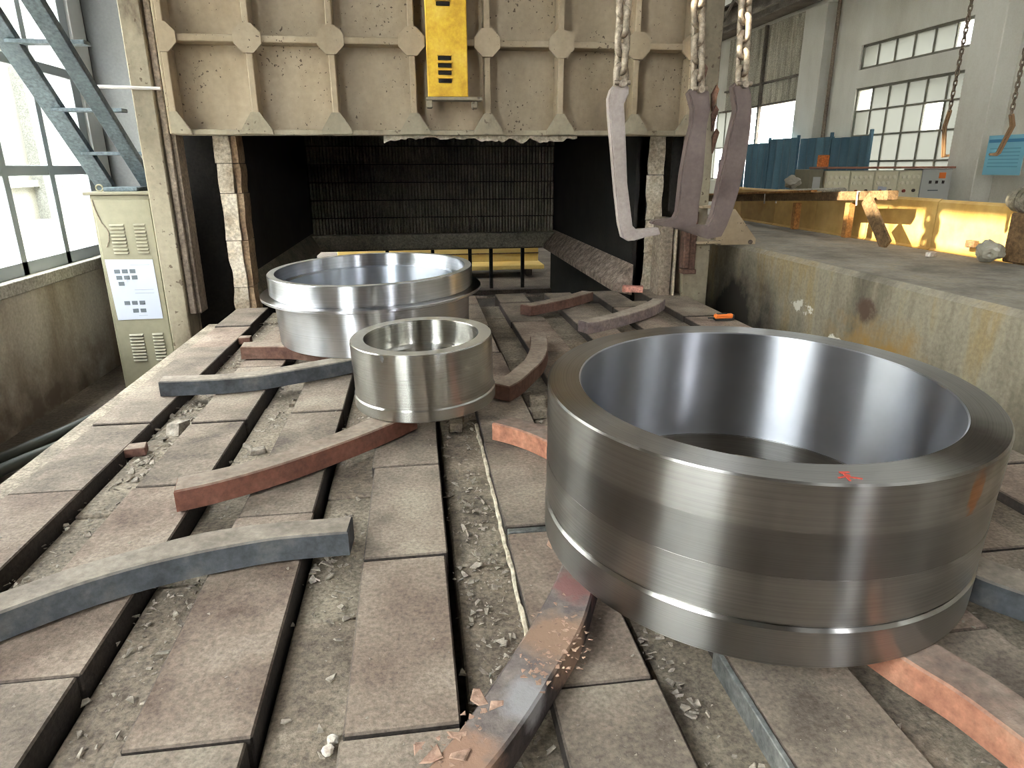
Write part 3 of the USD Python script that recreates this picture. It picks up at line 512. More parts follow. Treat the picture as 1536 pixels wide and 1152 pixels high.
arc_bar('curved_bar', [(.71, 3.68), (.67, 3.423), (.598, 3.185), (.513, 3.009), (.441, 2.872), (.374, 2.783)], [(.616, 3.687), (.575, 3.445), (.513, 3.23), (.435, 3.065), (.365, 2.935), (.300, 2.848)], m_brown_bar, 'strongly bent brown bar right of the small ring')
arc_bar('curved_bar', [(.25, 2.36), (.337, 2.278), (.395, 2.198), (.445, 2.10), (.486, 1.97)], [(.313, 2.431), (.40, 2.352), (.47, 2.265), (.525, 2.15), (.574, 2.00)], m_orange_bar, 'orange rusty bar under the left side of the big ring')
arc_bar('curved_bar', [(.462, 1.51), (.365, 1.28), (.305, 1.153), (.223, 1.032), (.16, .941), (.099, .863), (.025, .784)], [(.378, 1.56), (.292, 1.345), (.226, 1.220), (.158, 1.108), (.10, 1.018), (.041, .932), (-.05, .82)], m_flake_bar, 'flaking rusty curved bar in the centre foreground under the big ring')
arc_bar('curved_bar', [(.888, 1.04), (.912, .964), (.948, .872), (.969, .777), (.985, .694)], [(.980, 1.075), (1.009, .998), (1.043, .905), (1.068, .80), (1.085, .705)], m_orange_bar, 'salmon orange bar under the near right of the big ring')
arc_bar('curved_bar', [(1.238, 1.28), (1.268, 1.20), (1.325, 1.12), (1.40, 1.04)], [(1.325, 1.335), (1.357, 1.262), (1.413, 1.185), (1.485, 1.10)], m_blue_bar, 'slate blue bar at the right picture edge beside the big ring')

# ---------------------------------------------------------------- forged rings
def axis_of(tx, ty): a = np.array([tx, ty, 1.]); return a/np.linalg.norm(a)
def ring_place(c, zc, ax, rad, h, ang): return np.asarray([*c, zc])
# big ring
AX = axis_of(-.003, -.044); CB = np.array([.807, 1.471, .75])
def on_ring(ang, r, h, c, ax):
    x = np.cross([0, 1., 0], ax); x /= np.linalg.norm(x); y = np.cross(ax, x); a = math.radians(ang); return c+ax*h+r*(math.cos(a)*x+math.sin(a)*y)
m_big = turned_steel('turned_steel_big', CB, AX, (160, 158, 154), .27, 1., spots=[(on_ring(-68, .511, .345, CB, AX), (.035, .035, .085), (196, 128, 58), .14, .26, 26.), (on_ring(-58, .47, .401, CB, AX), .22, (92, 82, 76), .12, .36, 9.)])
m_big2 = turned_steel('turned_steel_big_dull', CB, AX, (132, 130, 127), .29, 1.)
m_big3 = turned_steel('turned_steel_big_bore', CB, AX, (178, 180, 186), .40, 1.)
B = thing('forged_ring', 'big thick turned steel ring in the right foreground', 'steel ring', CB)
R_, RI = .511, .431
part(B, 'upper_band', lathe([(RI+.003, .401), (R_-.004, .401), (R_, .397), (R_, .30), (RI+.01, .30), (RI+.01, .40)], CB, AX), m_big, 20, 'bright upper band of the big ring')
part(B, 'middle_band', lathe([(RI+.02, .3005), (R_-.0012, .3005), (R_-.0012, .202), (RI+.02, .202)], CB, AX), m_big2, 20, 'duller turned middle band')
part(B, 'lower_band', lathe([(RI+.02, .203), (R_-.0004, .203), (R_-.001, .102), (R_-.007, .098), (R_-.007, .093), (RI+.02, .093)], CB, AX), m_big, 20)
part(B, 'base_flange', lathe([(RI-.008, .004), (RI-.004, 0), (R_-.004, 0), (R_+.001, .005), (R_+.001, .086), (R_-.004, .093), (RI+.02, .093), (RI+.02, .066), (RI-.008, .066)], CB, AX), m_big, 20)
part(B, 'bore', lathe([(RI+.021, .0665), (RI, .0665), (RI, .398), (RI+.003, .401), (RI+.0105, .4005), (RI+.021, .30)], CB, AX), m_big3, 20, 'mirror bright bore of the big ring')
c0 = on_ring(-99, .478, .4015, CB, AX)
def chalk(c, pts, w=.004):
    P = [np.array(c)+np.array([p[0], p[1], -AX[1]/AX[2]*p[1]-AX[0]/AX[2]*p[0]]) for p in pts]
    return [bar(a, b, w, .0012) for a, b in zip(P[:-1], P[1:])]
part(B, 'chalk_mark', chalk(c0, [(-.02, -.005), (.005, .0), (-.006, .014), (.012, .012)])+chalk(c0, [(-.006, -.018), (.0, .012)])+chalk(c0, [(.0, -.004), (.02, -.014)]), m_chalk, label='red chalk mark on the rim')
# small ring
AX2 = axis_of(-.031, -.036); CS = np.array([.008, 2.664, .745])
m_small = turned_steel('turned_steel_small', CS, AX2, (192, 190, 184), .235, 1.)
S = thing('forged_ring', 'small thick walled turned ring in the middle of the car', 'steel ring', CS)
m_palerim = stone('pale_rim_steel', [(.3, (190, 188, 180)), (.7, (206, 204, 197))], scale=6., fine=60., bump=.03, rough=.42, metallic=.75, contrast=.08, rnd=0.)  # paler than the ring steel, painting in the brightness reflected from above
part(S, 'rim_face', lathe([(.2305, .2640), (.2305, .2656), (.2805, .2656), (.2805, .2640)], CS, AX2, 200), m_palerim, 25, label='top face of the small ring with reflected light painted pale')
part(S, 'ring_body', lathe([(.230, .265), (.281, .265), (.284, .262), (.284, .17), (.2825, .168), (.2825, .05), (.288, .044), (.288, .004), (.285, 0), (.19, 0), (.19, .155), (.203, .165), (.222, .165), (.227, .185), (.227, .262)], CS, AX2, 200), m_small, 25)
nk = on_ring(-121, .2845, .25, CS, AX2)
part(S, 'rim_notch', trimesh.convex.convex_hull(np.array([nk+[-.012, 0, .012], nk+[.012, -.002, .012], nk+[0, -.004, -.014], nk+[0, .01, .01], nk+[-.004, .008, -.01]])), m_angle)
# far ring
AX3 = axis_of(-.021, -.023); CF = np.array([-.2515, 3.863, .746])
m_far = turned_steel('turned_steel_far', CF, AX3, (204, 205, 209), .27, 1.); m_far2 = turned_steel('turned_steel_far_bore', CF, AX3, (190, 196, 206), .36, .95)
G = thing('forged_ring', 'wide thin steel ring with a flange at the furnace mouth', 'steel ring', CF)
part(G, 'upper_rim', lathe([(.522, .372), (.558, .372), (.561, .369), (.561, .270), (.52, .270), (.52, .37)], CF, AX3), m_far, 25)
part(G, 'rim_face', lathe([(.5225, .371), (.5225, .3726), (.5575, .3726), (.5575, .371)], CF, AX3), m_palerim, 25)  # same painted-in reflected brightness on the far rim
part(G, 'flange', lathe([(.5, .262), (.606, .262), (.609, .259), (.609, .248), (.604, .244), (.5, .244)], CF, AX3), m_far, 25)
part(G, 'lower_body', lathe([(.49, .002), (.528, .0), (.531, .003), (.540, .236), (.55, .245), (.55, .266), (.49, .266)], CF, AX3), m_far, 25)
part(G, 'bore', lathe([(.521, .300), (.516, .30), (.489, .295), (.489, .003), (.495, .003), (.495, .27), (.521, .27)], CF, AX3), m_far2, 25)
# packing under the raised backs of the rings
def packing(x, y, z1, label, dx=.05, dy=.04): single('packing_piece', cbox(x-dx, x+dx, y-dy, y+dy, H+.001, z1, .004), m_car, label, 'packing')

# ---------------------------------------------------------------- rubble on the car
def lump(c, s, seed, squash=.7, n=1):
    mm = trimesh.creation.icosphere(n, s); v = mm.vertices; k = noise(v/s*1.7+seed*7.3)[:, None]; v = v*(.65+.7*k); v[:, 2] *= squash; mm.vertices = v; mm.apply_translation(np.asarray(c)-[0, 0, v[:, 2].min()]); return mm
def block(x, y, z, dx, dy, dz, rz): 
    mm = cbox(-dx/2, dx/2, -dy/2, dy/2, 0, dz, .003); mm.apply_transform(trimesh.transformations.rotation_matrix(math.radians(rz), [0, 0, 1])); mm.apply_translation((x, y, z)); return mm
single('brick_piece', block(-1.10, 2.535, .61, .075, .062, .035, 12), m_brown_bar, 'loose brick piece in the leftmost gap of the car', 'brick')
single('brick_piece', block(-1.085, 4.24, .61, .07, .06, .045, 0), m_brown_bar, 'loose brick piece by the end of the dark red bar', 'brick')
single('brick_piece', block(-.60, 3.01, .61, .034, .034, .018, 10), m_fill[0], 'tiny brick cube before the dark grey bar', 'brick')
single('brick_piece', block(.125, 2.60, .61, .055, .06, .04, -4), m_fill[1], 'brick cube before the small ring, nearer of two', 'brick')
single('brick_piece', block(.135, 2.70, .61, .055, .055, .045, 6), m_fill[0], 'brick cube before the small ring, farther of two', 'brick')
single('brick_piece', block(.487, 2.70, .61, .07, .06, .04, 8), m_fill[0], 'grey block left of the big ring, nearer of two', 'brick')
single('brick_piece', block(.51, 2.84, .61, .07, .06, .045, -5), m_fill[0], 'grey block left of the big ring, farther of two', 'brick')
single('broken_stone', trimesh.convex.convex_hull(np.array([(-1.055, 2.72, .61), (-1.0, 2.70, .61), (-.985, 2.80, .61), (-1.06, 2.80, .61), (-1.06, 2.76, .645), (-1.005, 2.74, .65), (-.985, 2.81, .64), (-1.045, 2.81, .64)])), m_chip, 'wedge of broken stone in the second gap from the left', 'stone')
a_ = np.linspace(-.5, 1.4, 14)
single('pipe_fragment', [tube(np.c_[-.70+.035*np.cos(a_), 2.47+.0*a_+.02*np.sin(a_), .618+.022*np.sin(a_)], .011, 8), block(-.64, 2.475, .61, .055, .04, .02, 20)], m_chip, 'pale curved fragment behind the red brown bar', 'fragment')
single('white_lump', lump((-.208, 1.017, .607), .012, 3), m_white, 'white lump in the foreground gap, nearer of two', 'lump', smooth=False)
single('white_lump', lump((-.203, 1.043, .607), .011, 5), m_white, 'white lump in the foreground gap, farther of two', 'lump', smooth=False)
single('brick_piece', block(1.76, 5.36, .655, .17, .07, .05, -20), m_pinkbrick, 'broken pink brick at the far edge of the car', 'brick')
t = thing('hand_tool', 'small orange and black hand tool on the far right slabs', 'tool', (2.03, 4.24, H))
part(t, 'handle', cbox(1.975, 2.105, 4.215, 4.255, H+.012, H+.045, .008), m_orange); part(t, 'grip', [cbox(1.975, 2.112, 4.213, 4.257, H+.003, H+.014, .003), cbox(2.095, 2.112, 4.215, 4.255, H+.01, H+.04, .004), cbox(1.99, 2.06, 4.222, 4.245, H+.044, H+.049, .002)], m_black); part(t, 'tip', rod((1.93, 4.235, H+.02), (1.98, 4.235, H+.02), .004, 6), m_black)

def flakes(centres, sizes, tilt=.35, thick=.25):
    """Many small irregular chips, joined."""
    V = []; Fc = []
    for c, s in zip(centres, sizes):
        k = 5; a = np.sort(rng.random(k))*2*np.pi; r = s*(.55+.6*rng.random(k)); P = np.c_[r*np.cos(a), r*np.sin(a), np.zeros(k)]
        T = trimesh.transformations.euler_matrix(rng.normal(0, tilt), rng.normal(0, tilt), 0)[:3, :3]; h = s*thick*(.5+rng.random())
        bot, top = P@T.T, (P*.85+[0, 0, h])@T.T; n = len(V); lift = -min(bot[:, 2].min(), top[:, 2].min())*.6
        V += list(bot+c+[0, 0, lift])+list(top+c+[0, 0, lift])
        for j in range(k): j2 = (j+1) % k; Fc += [(n+j, n+j2, n+k+j2), (n+j, n+k+j2, n+k+j)]
        for j in range(1, k-1): Fc += [(n+k, n+k+j, n+k+j+1), (n, n+j+1, n+j)]
    return trimesh.Trimesh(np.array(V), np.array(Fc), process=False)
P = []; Z = []
for si in range(8):
    xa, xb_ = SX[si][1]+.01, SX[si+1][0]-.005
    n = (1200, 1500, 1500, 1700, 700, 600, 300, 200)[si]
    y = .85+rng.random(n)*4.2 if si not in (3, 4, 5) else .8+rng.random(n)*2.6
    d = noise(np.c_[np.full(n, si*3.1), y*2.6, y*0]); keep = rng.random(n) < (.15+1.3*np.clip(d-.35, 0, 1)); y = y[keep]
    x = xa+(xb_-xa)*rng.beta(1.3, 1.3, len(y))
    P += list(np.c_[x, y, np.full(len(y), .609)]); Z += list(.003+.012*rng.random(len(y))**3)
for cx, cy, sx, sy, n in ((-1.03, 2.98, .05, .12, 120), (-.99, 2.45, .05, .12, 60), (-1.0, 3.75, .04, .08, 50), (-.62, 2.85, .04, .15, 60), (.11, 1.9, .05, .2, 80), (-.27, 1.75, .04, .1, 60), (-.5, 1.2, .05, .12, 200), (.5, 1.15, .04, .14, 60)):
    x = rng.normal(cx, sx, n); y = rng.normal(cy, sy, n); ok = [any(SX[i][1]+.008 < a < SX[i+1][0]-.006 for i in range(8)) for a in x]
    x, y = x[ok], y[ok]; P += list(np.c_[x, y, np.full(len(x), .609)]); Z += list(.004+.017*rng.random(len(x))**2)
single('gap_rubble', flakes(P, Z), m_chip, 'loose chips and scale lying in the gaps between the slabs', 'rubble', kind='stuff')
P = []; Z = []
for _ in range(1500):
    s = rng.integers(0, 9); P.append((SX[s][0]+.012+(SX[s][1]-SX[s][0]-.024)*rng.random(), .85+2.6*rng.random()**1.5, H+.002)); Z.append(.0012+.0045*rng.random()**4)
single('slab_grit', flakes(P, Z, .2), m_chip, 'fine grit scattered over the slab tops', 'grit', kind='stuff')
P = []; Z = []
for (cx, cy, s, n) in ((.265, 1.12, .05, 70), (.20, 1.05, .04, 45), (.0, .87, .035, 16), (.06, .93, .03, 10)):
    for _ in range(n): P.append((cx+rng.normal(0, s)*.5, cy+rng.normal(0, s), .7285)); Z.append(.003+.006*rng.random())
for q in ((.075, .985, .024), (.10, .965, .017), (-.01, .87, .026), (.03, .865, .022), (-.03, .885, .02), (.03, .915, .02), (.36, 1.66, .02), (.33, 1.6, .022)): P.append((q[0], q[1], .7285 if q[1] < 1.5 else .653)); Z.append(q[2])
single('rust_scale', flakes(P, Z, .10, .06), m_flake, 'curled rust flakes on the centre foreground bar', 'rust flakes', kind='stuff')

# ---------------------------------------------------------------- left side: cabinet, paper, stair, hoses
K = thing('control_cabinet', 'tall cream steel control cabinet by the left window', 'cabinet', (-2.03, 5.35, 0))
CX0, CX1, CY0, CZ = -2.245, -1.84, 5.2, 1.475
part(K, 'body', cbox(CX0, CX1, CY0, 5.55, 0.0, CZ, .006), m_cab)
dr = part(K, 'door', cbox(CX0+.018, CX1-.012, CY0-.012, CY0, .06, CZ-.03, .004), m_cab)
part(K, 'top_cap', [cbox(CX0-.03, CX1+.01, CY0-.03, 5.58, CZ, CZ+.022, .004)], m_cab); part(K, 'dark_top_tray', cbox(CX0+.09, CX1-.09, CY0+.02, 5.5, CZ+.022, CZ+.05, .004), m_grey_steel); part(K, 'plinth', cbox(CX0-.004, CX1+.004, CY0-.004, 5.56, 0, .05, .003), m_car)
a_ = np.linspace(0, 2*np.pi, 18)[:-1]; part(K, 'lifting_eye', tube(np.c_[CX0+.065+.022*np.cos(a_), 0*a_+CY0+.03, CZ+.046+.022*np.sin(a_)], .006, 8, closed=True), m_cab)
for vx0, vx1 in ((-2.145, -2.045), (-1.985, -1.905)):
    for za, zc in ((1.07, 1.265), (.275, .47)):
        for z in np.linspace(za, zc, 9): part(dr, 'louvre', trimesh.convex.convex_hull(np.array([(vx0, CY0-.012, z), (vx1, CY0-.012, z), (vx0+.004, CY0-.024, z+.001), (vx1-.004, CY0-.024, z+.001), (vx0, CY0-.012, z+.013), (vx1, CY0-.012, z+.013)])), m_cab)
part(K, 'cable', tube(densify([(CX0+.02, CY0-.016, 1.45), (CX0+.05, CY0-.018, 1.3), (CX0+.09, CY0-.018, 1.22), (CX0+.06, CY0-.018, 1.12)], 20), .003, 6), m_brownpost)
NP = thing('notice_sheet', 'white notice sheet with small grey photos on the cream cabinet', 'notice', (-2.04, CY0-.016, .594))
part(NP, 'sheet', extrude_xz([(-2.215, 1.032), (-1.893, 1.026), (-1.888, .594), (-2.200, .590)], CY0-.0165, CY0-.0145), m_paper)
for row, z, n, x0 in ((0, .945, 3, -2.165), (1, .900, 3, -2.158), (2, .856, 1, -2.15), (3, .715, 3, -2.135), (4, .657, 2, -2.085)):
    for k in range(n): part(NP, 'photo', box(x0+k*.052, x0+.038+k*.052, CY0-.018, CY0-.0165, z-.014, z+.014), m_print)
for z in (.99, .81, .785, .62): part(NP, 'text_line', box(-2.05, -1.92 if z != .62 else -1.99, CY0-.0175, CY0-.0165, z-.002, z+.002), m_print2)
ST = thing('steel_stair', 'dark steel stair slanting down past the left window', 'stair', (-2.2, 5.6, 1.2))
sl = math.tan(math.radians(38.5))
def stairline(x, y0, z0, ya, yb): return (x, ya, z0+(y0-ya)*sl), (x, yb, z0+(y0-yb)*sl)
A1, A2 = (-2.40, 4.3, 2.92), (-2.40, 6.5, .97); B1, B2 = (-1.95, 4.0, 2.75), (-1.95, 5.62, 1.445)
part(ST, 'stringer', bar(A1, A2, .05, .13, (1, 0, 0)), m_grey_steel); part(ST, 'stringer', bar(B1, B2, .05, .10, (1, 0, 0)), m_grey_steel)
for y, z in ((4.55, 2.68), (4.89, 2.385), (5.29, 2.03), (5.60, 1.755), (5.9, 1.49)): part(ST, 'tread', cbox(-2.40, -1.95, y-.05-.3*0, y+.05, z-.012, z+.012, .003), m_grey_steel)
single('concrete_pier', cbox(-2.648, -2.30, 6.62, 7.2, 0, ZC-.01, .01), m_pier, 'grey concrete pier between the left window and the furnace', 'pier')
def hose(pts, r, label): single('rubber_hose', tube(densify(pts, 40), r, 10), m_hose, label, 'hose', smooth=True)
hose([(-2.5, 3.2, .05), (-2.35, 3.8, .05), (-2.1, 4.25, .06), (-1.93, 4.65, .08), (-1.90, 5.12, .10)], .035, 'dark rubber hose on the floor, nearest the car')
hose([(-2.6, 3.3, .05), (-2.45, 3.95, .05), (-2.2, 4.4, .08), (-2.03, 4.75, .12), (-1.98, 5.12, .13)], .035, 'dark rubber hose on the floor, nearest the left wall')

# ---------------------------------------------------------------- right side: tank wall, yellow sheets, consoles
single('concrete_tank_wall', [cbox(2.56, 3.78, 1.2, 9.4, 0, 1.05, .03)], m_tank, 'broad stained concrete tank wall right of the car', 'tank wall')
def ysheet(y0, y1, z0, z1, x=4.0):
    prof = [(0, z0), (0, z0+.08), (.02, z0+.10), (.02, z0+.20), (0, z0+.22), (0, z0+.235), (.02, z0+.25), (.02, z1-.02), (.045, z1), (.06, z1), (.06, z0)]
    mm = trimesh.creation.extrude_polygon(sg.Polygon(prof), y1-y0, engine='earcut'); v = mm.vertices.copy(); mm.vertices = np.c_[x+v[:, 0], y0+v[:, 2], v[:, 1]]; mm.fix_normals(); return mm
YS = thing('yellow_guard', 'sunlit yellow sheet guard along the back of the tank wall', 'guard', (4.03, 6, .8))
for k in range(6):
    a = 4.05+k*.82
    part(YS, 'guard_sheet', ysheet(a+.004, a+.816, .78, 1.395+.004*(k % 2)), m_ysheet)
part(YS, 'end_post', cbox(3.96, 4.08, 3.93, 4.04, 0, 1.40, .01), m_wood); part(YS, 'foot_rail', box(3.96, 4.1, 4.05, 8.95, 0, .78), m_wood)
TB = thing('timber_rail', 'brown timber beam on rusty posts along the tank wall', 'rail', (3.9, 6.6, 1.05))
part(TB, 'beam', bar((3.72, 8.35, 1.262), (3.72, 5.0, 1.425), .10, .075), m_wood); part(TB, 'plank', bar((3.66, 8.3, 1.31), (3.66, 6.0, 1.425), .06, .02), m_orange_post)
for y in (6.36, 5.52): part(TB, 'post', bar((3.72, y, 1.05), (3.72, y, 1.37-.05*(y-5)), .06, .06, (1, 0, 0)), m_orange_post)
for y, z in ((5.35, 1.39), (6.9, 1.33)): part(TB, 'tie', tube([(3.66, y, z-.06), (3.655, y, z+.05), (3.79, y, z+.05), (3.79, y, z-.06)], .008, 6), m_white)
single('strut_board', bar((3.55, 4.75, 1.06), (3.6, 5.15, 1.40), .12, .02, (1, 0, 0)), m_wood, 'leaning dark board before the yellow guard', 'board')
t = thing('long_pipe', 'pale long pipe on stands behind the timber beam', 'pipe', (4.35, 8., 0)); part(t, 'pipe', rod((4.35, 9.6, 1.27), (4.35, 6.6, 1.40), .035, 12), m_sill, 40); part(t, 'stand', cbox(4.32, 4.38, 9.2, 9.26, 0, 1.26), m_car); part(t, 'stand', cbox(4.32, 4.38, 6.8, 6.86, 0, 1.36), m_car)
single('plastic_bundle', [lump((4.35, 7.6, 1.393), .085, 11, .8, 2)], m_bag, 'crumpled clear plastic on the long pipe', 'plastic')
single('plastic_bundle', [lump((3.62, 3.86, 1.051), .075, 21, .9, 2)], m_bag, 'crumpled clear plastic at the right end of the tank wall', 'plastic')
single('small_box', block(3.5, 4.22, 1.051, .07, .04, .03, 20), m_white, 'tiny white box on the tank wall', 'box')
single('junction_box', cbox(3.955, 3.999, 4.38, 4.46, 1.08, 1.13, .004), m_wood, 'small dark junction box on the yellow guard', 'box')
t = thing('pump_motor', 'grey electric motor at the right end of the yellow guard', 'motor', (3.75, 3.8, 1.05))
part(t, 'stator', rod((3.85, 3.68, 1.435), (3.85, 3.98, 1.435), .075, 24), m_motor, 30); part(t, 'end_cap', rod((3.85, 3.98, 1.435), (3.85, 4.02, 1.435), .055, 20), m_motor, 30)
for k in range(7): part(t, 'cooling_fin', trimesh.creation.annulus(.07, .082, .006, transform=trimesh.transformations.translation_matrix((3.85, 3.72+k*.035, 1.435))@trimesh.transformations.rotation_matrix(np.pi/2, [1, 0, 0])), m_motor)
part(t, 'mount', cbox(3.76, 3.94, 3.66, 3.92, 1.051, 1.36, .01), m_wood)
single('upright_rod', rod((3.6, 7.9, 1.05), (3.6, 7.95, 1.72), .014, 8), m_grey_steel, 'thin grey upright rod left of the plastic bundle', 'rod')
single('upright_batten', bar((3.78, 7.9, 1.05), (3.78, 7.95, 1.72), .04, .02, (1, 0, 0)), m_orange_box, 'orange wooden batten standing behind the grey rod', 'batten')

# control consoles
def console(label):
    t = thing('console_cabinet', label, 'control console', (5.63, 9.0, 0)); x0, x1 = 5.633, 5.993
    part(t, 'body', cbox(x0, x1, 9.0, 9.4, 0, 1.58, .006), m_panel); pn = part(t, 'front_panel', cbox(x0+.01, x1-.01, 8.988, 9.0, 1.0, 1.56, .003), m_panel)
    for k in range(4): part(pn, 'indicator', rod((x0+.07+k*.075, 8.975, 1.495), (x0+.07+k*.075, 8.99, 1.495), .024, 12), m_lamp)
    for k in range(3): part(pn, 'indicator', rod((x0+.06+k*.075, 8.975, 1.415), (x0+.06+k*.075, 8.99, 1.415), .024, 12), m_lamp)
    part(pn, 'knob', rod((x0+.10, 8.965, 1.305), (x0+.10, 8.99, 1.305), .022, 10), m_knob_r); part(pn, 'knob', rod((x0+.25, 8.965, 1.31), (x0+.25, 8.99, 1.31), .022, 10), m_knob_b)
    return t
GR = 'row of cream control consoles'
c1 = console('leftmost cream console with round lamps below the blue screens')
tag(stage.GetPrimAtPath(c1), group=GR)
for k, l in ((1, 'second cream console from the left in the console row'), (2, 'third cream console from the left, with a taped sheet'), (3, 'fourth cream console, beside the grey one')): copy_of(c1, 'console_cabinet', l, (5.63+k*.366, 9.0, 0), 0, GR)
single('taped_sheet', [box(6.50, 6.56, 8.975, 8.98, 1.24, 1.36), box(6.43, 6.50, 8.977, 8.98, 1.22, 1.37)], m_paper, 'small white sheet taped to the third console', 'sheet')
t = thing('grey_console', 'grey control cabinet at the right end of the consoles', 'control console', (7.3, 9.1, 0))
part(t, 'body', cbox(7.10, 7.56, 9.0, 9.4, 0, 1.60, .006), m_panel_grey); part(t, 'orange_label', box(7.36, 7.46, 8.993, 9.0, 1.47, 1.55), m_orange)
for k in range(3): part(t, 'knob', box(7.22+k*.1, 7.25+k*.1, 8.985, 9.0, 1.40, 1.44), m_knob_b)
part(t, 'text_line', box(7.22, 7.38, 8.997, 9.0, 1.30, 1.315), m_print)
single('console_shelf', cbox(5.62, 7.58, 8.97, 9.42, 1.605, 1.632, .004), m_topred, 'red brown top board over the console row', 'shelf')
t = thing('side_cabinet', 'narrow pale green cabinet left of the consoles', 'cabinet', (5.5, 9.1, 0)); part(t, 'body', cbox(5.40, 5.61, 9.02, 9.4, 0, 1.60, .006), m_cab); part(t, 'panel', box(5.46, 5.57, 9.012, 9.02, 1.2, 1.5), m_panel_grey)
single('orange_board', cbox(5.66, 5.78, 9.2, 9.3, 1.633, 1.79, .004), m_orange_box, 'upright orange board on the console top', 'board')
SC = thing('welding_screen', 'row of blue corrugated screens along the right wall', 'screen', (7.6, 14, 0))
for k in range(5):
    a = 10.9+k*1.12
    part(SC, 'screen_panel', wavy(7.55+.04*(k % 2), a, a+1.15, .1, 2.12+.03*(k % 3), .025, .28, .01), m_blue, smooth=40)
    part(SC, 'post', cbox(7.52, 7.57, a-.02, a+.03, 0, 2.22, .005), m_blue)
PO = thing('wall_poster', 'light blue printed poster at the right picture edge', 'poster', (7.93, 8.4, 1.55))
part(PO, 'sheet', box(7.69, 7.695, 8.02, 8.62, 1.52, 2.02), m_poster); part(PO, 'header', box(7.685, 7.69, 8.05, 8.60, 1.93, 1.97), m_poster_d)
for k in range(6): part(PO, 'text_line', box(7.686, 7.69, 8.08, 8.56, 1.62+k*.045, 1.635+k*.045), m_poster_l)
part(PO, 'board', box(7.695, 7.705, 8.02, 8.62, 1.52, 2.02), m_panel_grey)

# ---------------------------------------------------------------- hooks and chains
def link(c, L_, w, r, axis_up, turn, n=16):
    a = np.linspace(0, 2*np.pi, n+1)[:-1]; s = np.sign(np.sin(a))*(L_/2-w/2); P = np.c_[w/2*np.cos(a), 0*a, w/2*np.sin(a)+s]
    mm = tube(P, r, 7, closed=True); mm.apply_transform(trimesh.transformations.rotation_matrix(turn, [0, 0, 1]))
    z = np.asarray(axis_up, float); z /= np.linalg.norm(z); x = np.cross([0, 1., 0], z); x /= np.linalg.norm(x); M = np.eye(4); M[:3, 0], M[:3, 1], M[:3, 2], M[:3, 3] = x, np.cross(z, x), z, c
    mm.apply_transform(M); return mm
def chain(a, b, pitch, w, r, base=.4):
    a, b = np.asarray(a, float), np.asarray(b, float); d = b-a; n = int(np.linalg.norm(d)/pitch)+1
    return [link(a+d/np.linalg.norm(d)*pitch*(k+.5), pitch+2*r, w, r, d, base+(k % 2)*np.pi/2) for k in range(n)]
def round_bar(outline, y0, y1, turn=0, pivot=None):
    p = sg.Polygon(outline).buffer(0).buffer(.006).buffer(-.012).buffer(.006).simplify(.002); c = .008; inner = p.buffer(-c)
    A = extrude_xz(list(p.exterior.coords)[:-1], y0+c, y1-c)
    mm = trimesh.util.concatenate([A, extrude_xz(list(inner.exterior.coords)[:-1], y0, y1)])
    if turn: mm.apply_transform(trimesh.transformations.rotation_matrix(math.radians(turn), [0, 0, 1], pivot))
    return mm
H1 = [(1.114, 2.075), (1.151, 2.088), (1.194, 2.065), (1.192, 2.028), (1.168, 1.98), (1.175, 1.907), (1.188, 1.799), (1.198, 1.684), (1.208, 1.564), (1.231, 1.427), (1.252, 1.32), (1.274, 1.297), (1.412, 1.306), (1.427, 1.267), (1.325, 1.25), (1.269, 1.235), (1.228, 1.232), (1.195, 1.252), (1.171, 1.329), (1.143, 1.502), (1.12, 1.685), (1.098, 1.827), (1.086, 1.921), (1.079, 2.006), (1.092, 2.051)]
H2 = [(1.575, 2.048), (1.597, 2.073), (1.652, 2.08), (1.698, 2.056), (1.715, 1.96), (1.702, 1.876), (1.702, 1.74), (1.704, 1.578), (1.694, 1.447), (1.691, 1.337), (1.677, 1.298), (1.592, 1.291), (1.469, 1.305), (1.396, 1.322), (1.42, 1.341), (1.545, 1.355), (1.559, 1.39), (1.568, 1.605), (1.588, 1.777), (1.609, 1.876), (1.61, 1.959)]
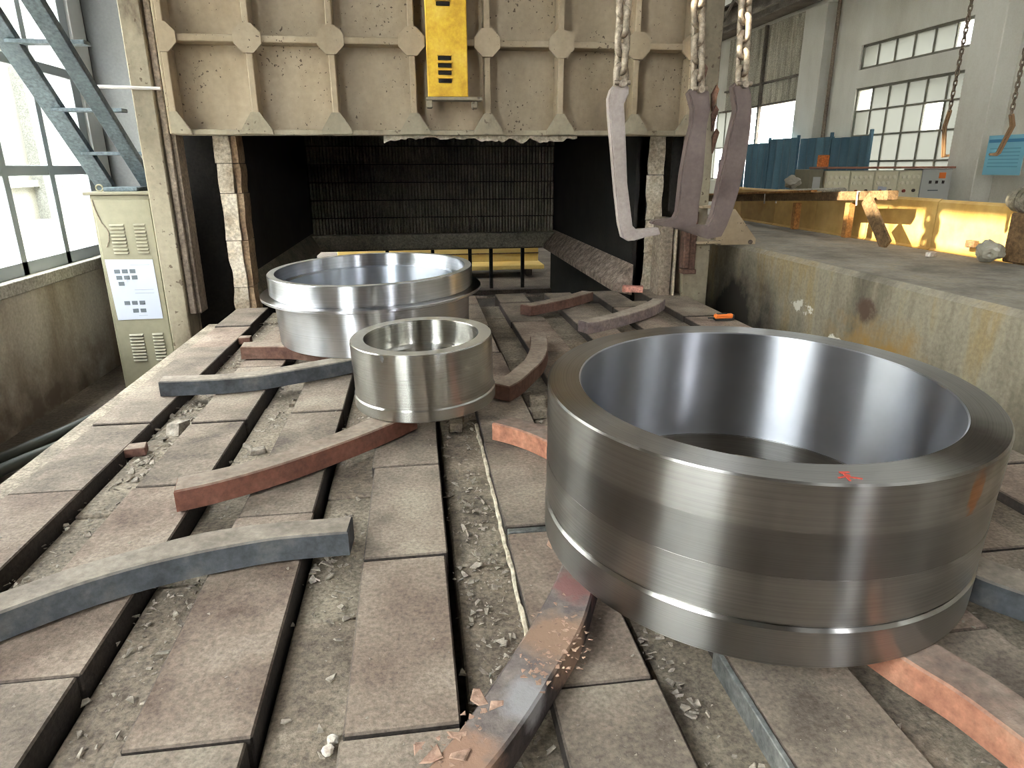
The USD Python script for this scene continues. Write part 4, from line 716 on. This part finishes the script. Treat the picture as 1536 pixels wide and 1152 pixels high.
H3 = [(1.883, 2.097), (1.918, 2.126), (1.973, 2.119), (2.004, 2.061), (2.019, 1.969), (2.021, 1.838), (2.012, 1.684), (1.987, 1.507), (1.963, 1.399), (1.93, 1.294), (1.9, 1.228), (1.813, 1.213), (1.732, 1.24), (1.589, 1.283), (1.578, 1.307), (1.673, 1.31), (1.806, 1.296), (1.83, 1.365), (1.86, 1.603), (1.894, 1.822), (1.917, 1.969), (1.897, 2.042)]
for o, y, m_, pin, top, lab in ((H1, 3.9, m_hook_w, (1.150, 2.075), (1.147, 3.8), 'pale worn lifting hook, leftmost of the three big hooks'), (H2, 4.0, m_hook_m, (1.64, 2.06), (1.50, 3.8), 'mauve brown lifting hook, middle of the three big hooks'), (H3, 4.1, m_hook_m, (1.95, 2.10), (1.86, 3.8), 'grey brown lifting hook, rightmost of the three big hooks')):
    t = thing('lifting_hook', lab, 'hook', (pin[0], y, pin[1]))
    part(t, 'shank', round_bar(o, y-.03, y+.035), m_, 40); part(t, 'shackle_pin', [rod((pin[0]-.045, y-.035, pin[1]+.01), (pin[0]+.045, y-.035, pin[1]+.01), .012, 10), rod((pin[0], y-.06, pin[1]+.005), (pin[0], y+.06, pin[1]+.005), .02, 10)], m_chain, 40)
    for mm in chain((pin[0], y, pin[1]-.01), (top[0], y, top[1]),   .092, .064, .0185): part(t, 'chain_link', mm, m_chain, 60)
H4 = [(3.172, 1.969), (3.196, 1.958), (3.18, 1.869), (3.205, 1.71), (3.231, 1.713), (3.235, 1.698), (3.183, 1.691), (3.154, 1.869)]
H5 = [(3.304, 1.916), (3.335, 1.923), (3.359, 1.86), (3.301, 1.708), (3.282, 1.697), (3.231, 1.701), (3.232, 1.712), (3.274, 1.715), (3.327, 1.857)]
for o, y, a, b, lab in ((H4, 3.9, (3.18, 3.9, 1.955), (3.24, 3.9, 4.58), 'thin small hook on a chain before the right windows'), (H5, 3.6, (3.319, 3.6, 1.915), (3.34, 3.6, 4.58), 'thin small hook on a chain before the blue poster')):
    t = thing('small_hook', lab, 'hook', a)
    part(t, 'shank', round_bar(o, y-.012, y+.012), m_hook_s, 40); part(t, 'chain', chain(a, b, .028, .018, .0042), m_thin_chain, kind='stuff')
